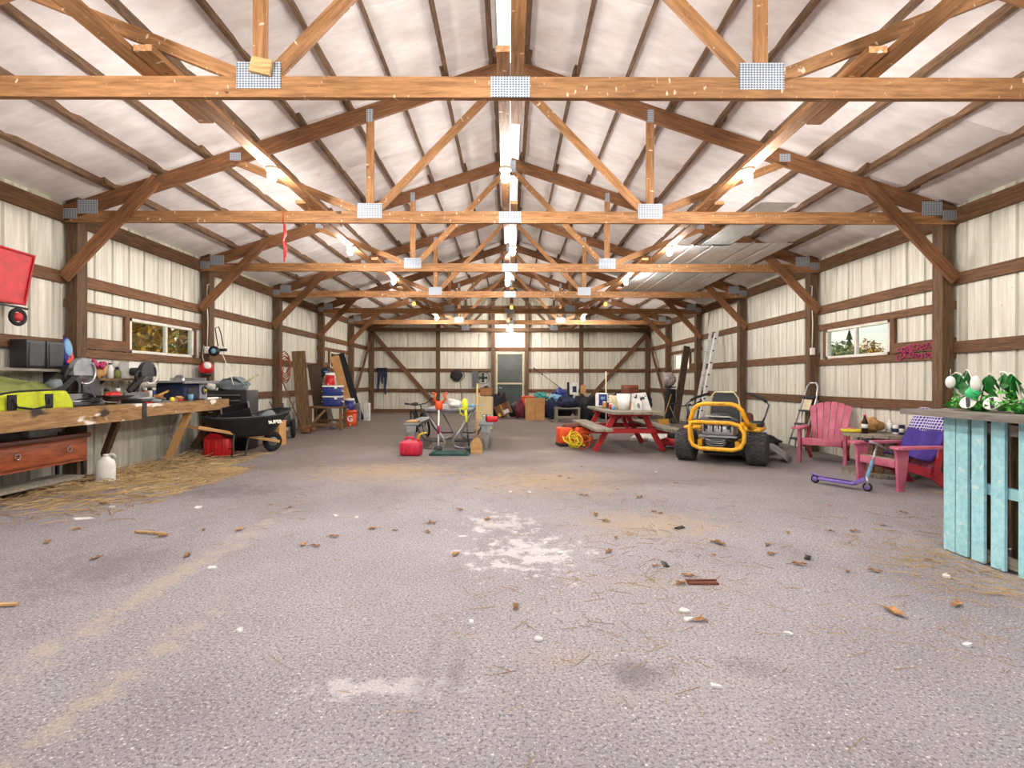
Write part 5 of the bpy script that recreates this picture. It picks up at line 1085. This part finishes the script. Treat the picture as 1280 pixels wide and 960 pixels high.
# blanket over the back of the side-on chair
M('plaid', (176, 168, 196), (62, 46, 128), 30, (1, 1, 1), .95, rand=0, contrast=(.5, .56), detail=0)
def plaid_mat():
    m = MATS['plaid']; N = m.node_tree.nodes; L = m.node_tree.links; b = N['Principled BSDF']; tc = N.new('ShaderNodeTexCoord')
    cols = []
    for d in ('X', 'Z'):
        w = N.new('ShaderNodeTexWave'); w.bands_direction = d; w.inputs['Scale'].default_value = 9; L.new(tc.outputs['Object'], w.inputs['Vector']); r = N.new('ShaderNodeValToRGB')
        r.color_ramp.elements[0].position = .84; r.color_ramp.elements[1].position = .9; L.new(w.outputs['Fac'], r.inputs[0]); cols.append(r.outputs[0])
    a = N.new('ShaderNodeMixRGB'); a.blend_type = 'LIGHTEN'; a.inputs[0].default_value = 1; L.new(cols[0], a.inputs[1]); L.new(cols[1], a.inputs[2])
    x = N.new('ShaderNodeMixRGB'); x.inputs[1].default_value = lin((66, 48, 132)); x.inputs[2].default_value = lin((205, 200, 216)); L.new(a.outputs[0], x.inputs[0]); L.new(x.outputs[0], b.inputs['Base Color'])
plaid_mat()
t = thing('blanket', 'purple blanket with white plaid top draped over the chair back', 'blanket', (4.54, 6.0, 0), R(-82)); t.scale = (.94, .94, .94)
def drape(a, b):     # a across, b from seat up over the back
    x = -.26+.52*a; pts = [(.0, .36), (.12, .33), (.22, .40), (.31, .58), (.40, .74), (.52, .92), (.58, .91), (.59, .70), (.57, .52)]
    q = b*8; i = min(7, int(q)); f = q-i; y = pts[i][0]+(pts[i+1][0]-pts[i][0])*f; z = pts[i][1]+(pts[i+1][1]-pts[i][1])*f
    return (x, y+.012*math.sin(a*14+b*5), z+.025+.014*math.sin(a*11))
part(t, 'purple_side', MB().grid(lambda a, b: drape(a, b*.45), 16, 14), 'purple_cloth', solid=.014)
part(t, 'plaid_side', MB().grid(lambda a, b: drape(a, .44+b*.56), 16, 14), 'plaid', solid=.016)
# cable spool table
def disc_planks(t, name, r, z, th, n, mat):
    for k in range(n):
        y0, y1 = -r+2*r*k/n+.004, -r+2*r*(k+1)/n-.004; top, bot = [], []
        for j in range(7):
            y = y0+(y1-y0)*j/6; x = math.sqrt(max(0, r*r-y*y)); top.append((x, y)); bot.append((-x, y))
        P = top+bot[::-1]; m = len(P)
        mb = MB().add([(x, y, z) for x, y in P]+[(x, y, z+th) for x, y in P], [tuple(range(m))[::-1], tuple(range(m, 2*m))]+[(i, (i+1) % m, m+(i+1) % m, m+i) for i in range(m)])
        part(t, name, mb, mat)
t = thing('cable_spool', 'wooden cable spool used as a low table between the pink chairs', 'spool table', (4.88, 6.80, 0), R(25))
disc_planks(t, 'base_plank', .43, 0, .04, 6, 'grey_plank'); disc_planks(t, 'top_plank', .43, .50, .04, 6, 'grey_plank')
for k in range(14):
    a = 2*math.pi*k/14; part(t, 'stave', MB().box((.23*math.cos(a), .23*math.sin(a), .27), (.025, .098, .46), a), 'old_plank' if k % 3 else 'grey_plank')
SZ = .541
def bottle(loc, h, r, m, capm, label, lab=None):
    t = thing('drink_bottle', label, 'bottle', loc); part(t, 'bottle_body', MB().lathe([(r, 0), (r, h*.55), (r*.85, h*.66), (r*.38, h*.86), (r*.38, h*.93)], n=14), m); part(t, 'cap', MB().lathe([(r*.42, h*.92), (r*.42, h), (0, h)], n=12), capm)
    if lab: part(t, 'label_band', MB().lathe([(r*1.01, h*.28), (r*1.01, h*.5)], n=14), lab)
M('cola', (52, 26, 22), (36, 18, 16), 5, rough=.15, rand=0)
bottle((4.64, 6.75, SZ), .24, .038, 'cola', 'red_plastic', 'dark cola bottle with red and white label on the spool table', 'white_plastic')
t = thing('paper_sack', 'crumpled brown paper sack on the spool table', 'bag', (4.82, 6.88, SZ), R(15)); part(t, 'sack', MB().ball((0, 0, .09), (.17, .1, .105), 18, 10, .16, 11), 'tan_paper'); part(t, 'sack_fold', MB().ball((-.05, -.02, .11), (.07, .1, .09), 12, 8, .2, 3), 'tan_paper')
for k, (dx, dy, m, lb_) in enumerate(((.17, -.08, 'white_paper', 'white'), (.24, -.1, 'navy_cloth', 'navy'), (.22, .0, 'grey_plastic', 'silver'), (.31, -.04, 'dark_grey', 'dark'), (.28, .05, 'white_plastic', 'pale'))):
    t = thing('drink_can', '%s drink can in the cluster beside the paper sack' % lb_, 'can', (4.78+dx*.8, 6.66+dy, SZ), group='drink cans'); part(t, 'can_body', MB().lathe([(.026, 0), (.033, .01), (.033, .11), (.026, .122), (0, .122)], n=14), m); part(t, 'can_band', MB().lathe([(.0335, .03), (.0335, .08)], n=14), 'navy_cloth' if m != 'navy_cloth' else 'white_paper')
bottle((5.05, 6.86, SZ), .17, .05, 'white_plastic', 'white_plastic', 'squat white jar behind the drink cans')
solo('yellow_folder', 'yellow folder lying at the edge of the spool table', 'folder', MB().rbox((0, 0, .02), (.26, .16, .035), .006), 'yellow_plastic', (4.60, 6.92, SZ), R(-20))
# purple kick scooter
t = thing('kick_scooter', 'purple kick scooter leaning against the sideways pink chair', 'scooter', (3.80, 5.95, 0), R(-58))
# local +X runs from rear wheel to front wheel
part(t, 'deck', MB().rbox((-.02, 0, .065), (.40, .10, .035), .012), 'lavender'); part(t, 'grip_tape', MB().box((-.02, 0, .084), (.30, .075, .003)), 'purple_cloth')
for x in (-.27, .29):
    w = part(t, 'wheel', MB().torus((x, 0, .05), .036, .014, 18, 8, RX(90)), 'rubber'); part(w, 'hub', MB().lathe([(0, -.012), (.032, -.012), (.032, .012), (0, .012)], (x, 0, .05), 14, RX(90)), 'lavender')
part(t, 'rear_brake', MB().rbox((-.25, 0, .10), (.12, .05, .012), .004, RY(12)), 'lavender'); part(t, 'neck', MB().bar((.17, 0, .075), (.27, 0, .14), .045, .04), 'lavender')
part(t, 'fork', MB().tube([(.29, 0, .05), (.29, .0, .16)], .02, 8), 'steel')
part(t, 'steering_tube', MB().tube([(.28, .0, .14), (.27, .16, .32)], .02, 8), 'light_blue'); part(t, 'inner_tube', MB().tube([(.27, .16, .32), (.26, .30, .50)], .014, 8), 'steel')
part(t, 'handlebar', MB().tube([(.20, .22, .535), (.26, .30, .50), (.34, .40, .42)], .013, 8), 'steel')
for a, b in (((.20, .22, .535), (.15, .16, .565)), ((.34, .40, .42), (.38, .45, .38))): part(t, 'handgrip', MB().tube([a, b], .018, 8), 'dark_grey')
# ================================================================ turquoise pallet bar
M('turquoise', (178, 226, 232), (148, 206, 216), 4, (6, 6, .8), .7, bump=.15, rand=.05, speck=[((206, 232, 232), 4, .64, (4, 4, 1)), ((112, 100, 84), 16, .76, (2, 2, 1))])
t = thing('pallet_bar', 'bar counter of turquoise painted pallet boards with a grey plank top', 'bar counter', (3.14, 3.1, 0))
Ys = [3.722, 3.622, 3.500, 3.358, 3.172, 3.03, 2.90, 2.74, 2.60]
for k, y in enumerate(Ys):
    beam('front_board', (.0, y-3.1-.045, .01), (.0, y-3.1-.045, .955), .092 if k != 4 else .1, .02, 'turquoise', t, (1, 0, 0))
for z in (.06, .50, .90):
    beam('stringer', (.03+.045-.04, -.62, z), (.03+.045-.04, .62, z), .03, .07, 'turquoise' if z == .5 else 'grey_plank', t)
for y in (-.6, 0, .6): beam('post', (.10, y, 0), (.10, y, .95), .09, .06, 'old_plank', t, (1, 0, 0))
for y in (-.5, -.3, -.1, .1, .3, .5): beam('inner_board', (.19, y-.05, .01), (.19, y-.05, .95), .13, .02, 'old_plank', t, (1, 0, 0))
for k in range(6): beam('end_board', (.05+.12*k, .63, .01), (.05+.12*k, .63, .955), .1, .02, 'old_plank' if k else 'grey_plank', t, (0, 1, 0))
M('grey_top', (138, 132, 126), (100, 94, 88), 5, WS, .8, bump=.2, rand=.06)
for k in range(5): beam('top_plank', (-.08+.17*k, -.75, .985), (-.08+.17*k, .84, .985), .166, .04, 'grey_top', t)
# St Patrick's style decoration
M('garland_green', (92, 190, 60), (40, 124, 36), 30, rough=.5, rand=.1, contrast=(.4, .6))
M('deep_green', (30, 120, 44), (16, 84, 30), 12, rough=.4, rand=.15)
M('mint', (70, 206, 130), (50, 180, 108), 4, rough=.3, rand=0)
BZ = 1.007
def foil(n, c, r, size, seed):
    rnd = random.Random(seed); mb = MB()
    for _ in range(n):
        p = V((rnd.gauss(0, .5)*r[0], rnd.gauss(0, .5)*r[1], abs(rnd.gauss(0, .55))*r[2]))+V(c)
        rot = Matrix.Rotation(rnd.uniform(0, 6.28), 3, 'Z') @ Matrix.Rotation(rnd.uniform(-1.2, 1.2), 3, 'X') @ Matrix.Rotation(rnd.uniform(-1, 1), 3, 'Y'); s = size*rnd.uniform(.6, 1.2)
        vs = [rot @ V((s*math.cos(a)*k, s*math.sin(a)*k, .25*s*(k-.5))) for a, k in zip([i*math.pi/3 for i in range(6)], (1, .45, 1, .45, 1, .45))]
        mb.add([q+p for q in vs], [(0, 1, 2, 3, 4, 5)])
    return mb
for k, (x, y, lbp) in enumerate(((.12, 3.72, 'at the far end of the bar top'), (.10, 3.54, 'in the middle of the bar top'), (.12, 3.35, 'below the tall leaf sprays'), (.16, 3.15, 'at the near side of the sprays'))):
    t = thing('garland', 'bright green shiny clover garland '+lbp, 'garland', (3.14+x, y, BZ), group='green clover garlands on the bar')
    part(t, 'clover_leaves', foil(110, (0, 0, .02), (.09, .11, .09), .022, k+3), 'garland_green', kind='stuff'); part(t, 'wire', MB().tube([(-.05, -.1, .012), (0, -.03, .03), (.02, .04, .015), (0, .1, .012)], .006, 5), 'deep_green')
def leafspray(loc, label, stems, seed):
    t = thing('leaf_spray', label, 'decoration', loc, group='arched leaf sprays on the bar'); rnd = random.Random(seed)
    part(t, 'base', MB().lathe([(.05, 0), (.045, .05), (.02, .07), (0, .07)], n=14), 'deep_green')
    for (ax, ay, h) in stems:
        pts = [V((ax*s, ay*s, h*math.sin(s*math.pi*.62)/math.sin(math.pi*.5))) for s in (0, .15, .3, .5, .7, .85, 1)]
        part(t, 'stem', MB().tube(pts, [.006]*6+[.003], 6), 'white_wire')
        for j in range(3):
            p = pts[3+j]; L = rnd.uniform(.11, .16); w = L*.34
            P = [(0, 0), (w*.5, -L*.2), (w, -L*.45), (w*.55, -L*.55), (w*.7, -L*.8), (0, -L), (-w*.7, -L*.8), (-w*.55, -L*.55), (-w, -L*.45), (-w*.5, -L*.2)]
            part(t, 'leaf', MB().prism(P, .004, mtx(p, RZ(rnd.uniform(-60, 60)+70) @ RX(rnd.uniform(-25, 25)))), 'deep_green')
    return t
leafspray((3.27, 3.60, BZ), 'arched spray with hanging green leaves at the far end', ((-.02, .20, .27), (.02, .14, .29), (0, -.1, .26), (-.08, -.03, .24)), 1)
leafspray((3.27, 3.28, BZ), 'arched spray with hanging green leaves nearer the open front', ((-.02, .16, .27), (-.05, -.14, .27), (0, -.24, .25), (-.05, .06, .26)), 2)
for k, (y, z, m, r, l) in enumerate(((3.74, .20, 'white_plastic', (.03, .03, .045), 'white teardrop ornament at the far end of sprays'), (3.535, .19, 'white_plastic', (.032, .032, .055), 'white teardrop ornament in the middle of sprays'), (3.56, .125, 'mint', (.042, .042, .042), 'mint green egg ornament among the sprays'))):
    t = thing('ornament', l, 'ornament', (3.19, y, BZ+z)); part(t, 'ornament_body', MB().ball((0, 0, 0), r, 14, 10), m); part(t, 'thread', MB().tube([(0, 0, r[2]), (0, 0, r[2]+.05)], .002, 4), 'white_wire')
for k, (y, l) in enumerate(((3.60, 'beside the mint egg'), (3.42, 'between the two sprays'), (3.07, 'by the near garland'))):
    t = thing('saucer', 'black and white saucer tilted among the garlands '+l, 'saucer', (3.20, y, BZ+.055), rot=(R(18), R(-58), 0)); part(t, 'plate', MB().lathe([(0, 0), (.03, .0), (.05, .012), (.048, .016), (0, .006)], n=18), 'white_plastic'); part(t, 'dark_band', MB().box((0, 0, .012), (.085, .022, .006), .5), 'black_plastic')
# pink paint scribbles on the girt beside the window
t = thing('paint_scribble', 'magenta spray-painted flower scribbles on the girt beside the right window', 'graffiti', (5.352, 6.75, 1.6))
for k in range(22):
    rnd = random.Random(k+20); y = -.40+.075*(k//2)+rnd.uniform(-.02, .02); zc = .08 if k % 2 else -.05; r = rnd.uniform(.024, .045)
    part(t, 'loop', MB().torus((.0, y, zc+rnd.uniform(-.02, .02)-(.02 if k % 2 else -.01)), r, .009, 14, 5, RY(90)), 'magenta')
# ================================================================ floor litter
def straw_patch(n, fn, seed, L=(.05, .2), r=.0022):
    rnd = random.Random(seed); mb = MB()
    for _ in range(n):
        x, y, zmax = fn(rnd); a = rnd.uniform(0, math.pi); l = rnd.uniform(*L)/2; z0 = .004+rnd.random()**2*zmax; tl = rnd.gauss(0, .25)*min(1, zmax*12+.08)*l
        d = V((math.cos(a)*l, math.sin(a)*l, 0)); p0, p1 = V((x, y, max(.003, z0-tl)))-d, V((x, y, max(.003, z0+tl)))+d; n_ = V((-math.sin(a), math.cos(a), 0))*r
        up = V((0, 0, r*1.6)); mb.add([p0-n_, p0+n_, p0+up, p1-n_, p1+n_, p1+up], [(0, 1, 4, 3), (1, 2, 5, 4), (2, 0, 3, 5)])
    return mb
def drift_left(rnd):
    y = rnd.triangular(4.4, 8.9, 6.6); w = 1.35*rnd.random()**1.4*(1.15 if y < 7.2 else .8); x = -5.06+w
    return x, y, .10*max(0, 1-w/1.0)
o = part(None, 'straw_drift', straw_patch(2600, drift_left, 1, (.06, .26), .003), 'straw'); tag(o, 'drift of loose straw along the wall under the workbench', 'straw', kind='stuff')
def drift_fringe(rnd): return max(-5.1, -4.5+rnd.gauss(0, .5)), rnd.uniform(4.3, 7.2), .01
o = part(None, 'straw_fringe', straw_patch(520, drift_fringe, 2), 'straw'); tag(o, 'thin scatter of straw on the floor in front of the drawer table', 'straw', kind='stuff')
def drift_right(rnd): return 2.9+rnd.gauss(0, .28), 3.35+rnd.gauss(0, .35), .02
o = part(None, 'straw_patch', straw_patch(420, drift_right, 3, (.04, .16), .0016), 'straw'); tag(o, 'patch of straw on the floor beside the turquoise pallet bar', 'straw', kind='stuff')
def drift_mid(rnd):
    cs = ((.95, 3.2, .35), (1.1, 4.0, .35), (0, 6.6, .8), (-1.4, 7.2, .8), (4.9, 5.6, .3), (-1.8, 5, .9), (1.0, 5.2, .8), (3.4, 4.4, .5), (.4, 2.5, .6), (2.2, 2.6, .5)); c = rnd.choice(cs); return max(-4.9, min(5.0, c[0]+rnd.gauss(0, c[2]))), c[1]+rnd.gauss(0, c[2]*.7), .003
o = part(None, 'loose_straw', straw_patch(900, drift_mid, 4, (.03, .14), .0014), 'straw'); tag(o, 'loose straw stalks scattered over the middle of the floor', 'straw', kind='stuff')
# oak leaves
def leafmesh(seed):
    rnd = random.Random(seed); P = []
    for i in range(22):
        a = 2*math.pi*i/22; lobe = 1 if i % 3 == 0 else .62; P.append((.065*math.cos(a)*(.75+.25*lobe), .032*math.sin(a)*lobe*rnd.uniform(.8, 1.2)))
    mb = MB(); c = (0, 0, .012); vs = [(x, y, .004+.014*abs(math.sin(x*40+seed))+.010*(abs(y)/.03)) for x, y in P]
    mb.add([c]+vs, [(0, 1+i, 1+(i+1) % 22) for i in range(22)]); mb.tube([(.06, 0, .01), (.1, .005, .006)], .002, 4); return mb.mesh('fallen_leaf', 'dry_leaf')
LM = [leafmesh(s) for s in range(4)]
spots = [(60, 680), (95, 664), (130, 632), (120, 700), (150, 640), (205, 672), (235, 696), (255, 664), (300, 664), (340, 632), (362, 636), (395, 684), (418, 672), (380, 682), (466, 662), (494, 664), (535, 666), (540, 655), (570, 694), (610, 650), (575, 638), (700, 596), (712, 598), (730, 620), (745, 644), (758, 652), (770, 672), (762, 690), (772, 612), (818, 640), (826, 642), (845, 604), (820, 708), (852, 730), (876, 776), (895, 678), (900, 680), (893, 694), (960, 681), (985, 666), (1000, 706), (1040, 664), (1060, 714), (1068, 664), (1095, 714), (1118, 766), (1106, 657), (1130, 640), (1038, 632), (1160, 700), (1180, 680), (645, 760), (680, 600), (800, 622), (728, 584), (1196, 756), (860, 720), (964, 693)]
for k, (u, v) in enumerate(spots):
    p = fl(u, v); rnd = random.Random(k); o = obj('fallen_leaf', LM[k % 4]); o.location = (p.x, p.y, .001); o.rotation_euler = (0, 0, rnd.uniform(0, 6.28)); s = rnd.uniform(.42, .85) if u != 1118 else 1.05; o.scale = (s, s, s)
    tag(o, 'dry brown oak leaf lying on the asphalt floor', 'leaf', 'fallen oak leaves')
# paper and plastic scraps
for k, (u, v, s) in enumerate(((104, 650, .09), (140, 636, .05), (248, 636, .06), (265, 712, .04), (420, 646, .04), (446, 648, .03), (662, 616, .05), (638, 616, .03), (855, 764, .04), (861, 775, .04), (674, 800, .03), (896, 858, .03), (985, 792, .03), (1184, 720, .05), (820, 590, .03), (1210, 806, .03), (700, 692, .03), (590, 780, .03), (300, 790, .03), (1010, 738, .03))):
    p = fl(u, v); rnd = random.Random(k+70); P = [(s*rnd.uniform(.6, 1.1)*math.cos(a), s*.6*rnd.uniform(.6, 1.1)*math.sin(a)) for a in [i*math.pi/3 for i in range(6)]]
    mb = MB().add([(x, y, .002) for x, y in P]+[(x*.9, y*.9, .006+rnd.uniform(0, .012)) for x, y in P], [tuple(range(5, -1, -1)), tuple(range(6, 12))]+[(i, (i+1) % 6, 6+(i+1) % 6, 6+i) for i in range(6)])
    o = solo('paper_scrap', 'small white torn scrap lying on the floor', 'scrap', mb, 'white_paper', (p.x, p.y, 0), rnd.uniform(0, 6), 'white scraps on the floor')
for k, (u0, v0, u1, v1) in enumerate(((170, 667, 208, 670), (0, 760, 22, 759))):
    a, b = fl(u0, v0), fl(u1, v1); a.z = b.z = .012
    solo('wood_sliver', ('long pale wood sliver on the floor before the straw', 'short pale wood sliver on the floor far from the straw')[k], 'wood sliver', MB().bar((0, 0, .0), b-a, .02, .014), 'pale_wood', a)
for k, (u, v, l) in enumerate(((878, 728, 'flat dark metal plate on the floor'), (850, 660, 'small black scrap on the floor near the mower'), (1010, 697, 'black plastic scrap on the floor before the chairs'), (832, 706, 'tiny dark scrap beside an oak leaf'))):
    p = fl(u, v); s = .09 if k == 0 else .045
    solo('dark_scrap', l, 'scrap', MB().rbox((0, 0, .006), (s*2, s*.8, .01), .003).tube([(-s, 0, .012), (s, .01, .014)], .004, 5), 'brown_fabric' if k == 0 else 'black_plastic', (p.x, p.y, 0), k*.5)
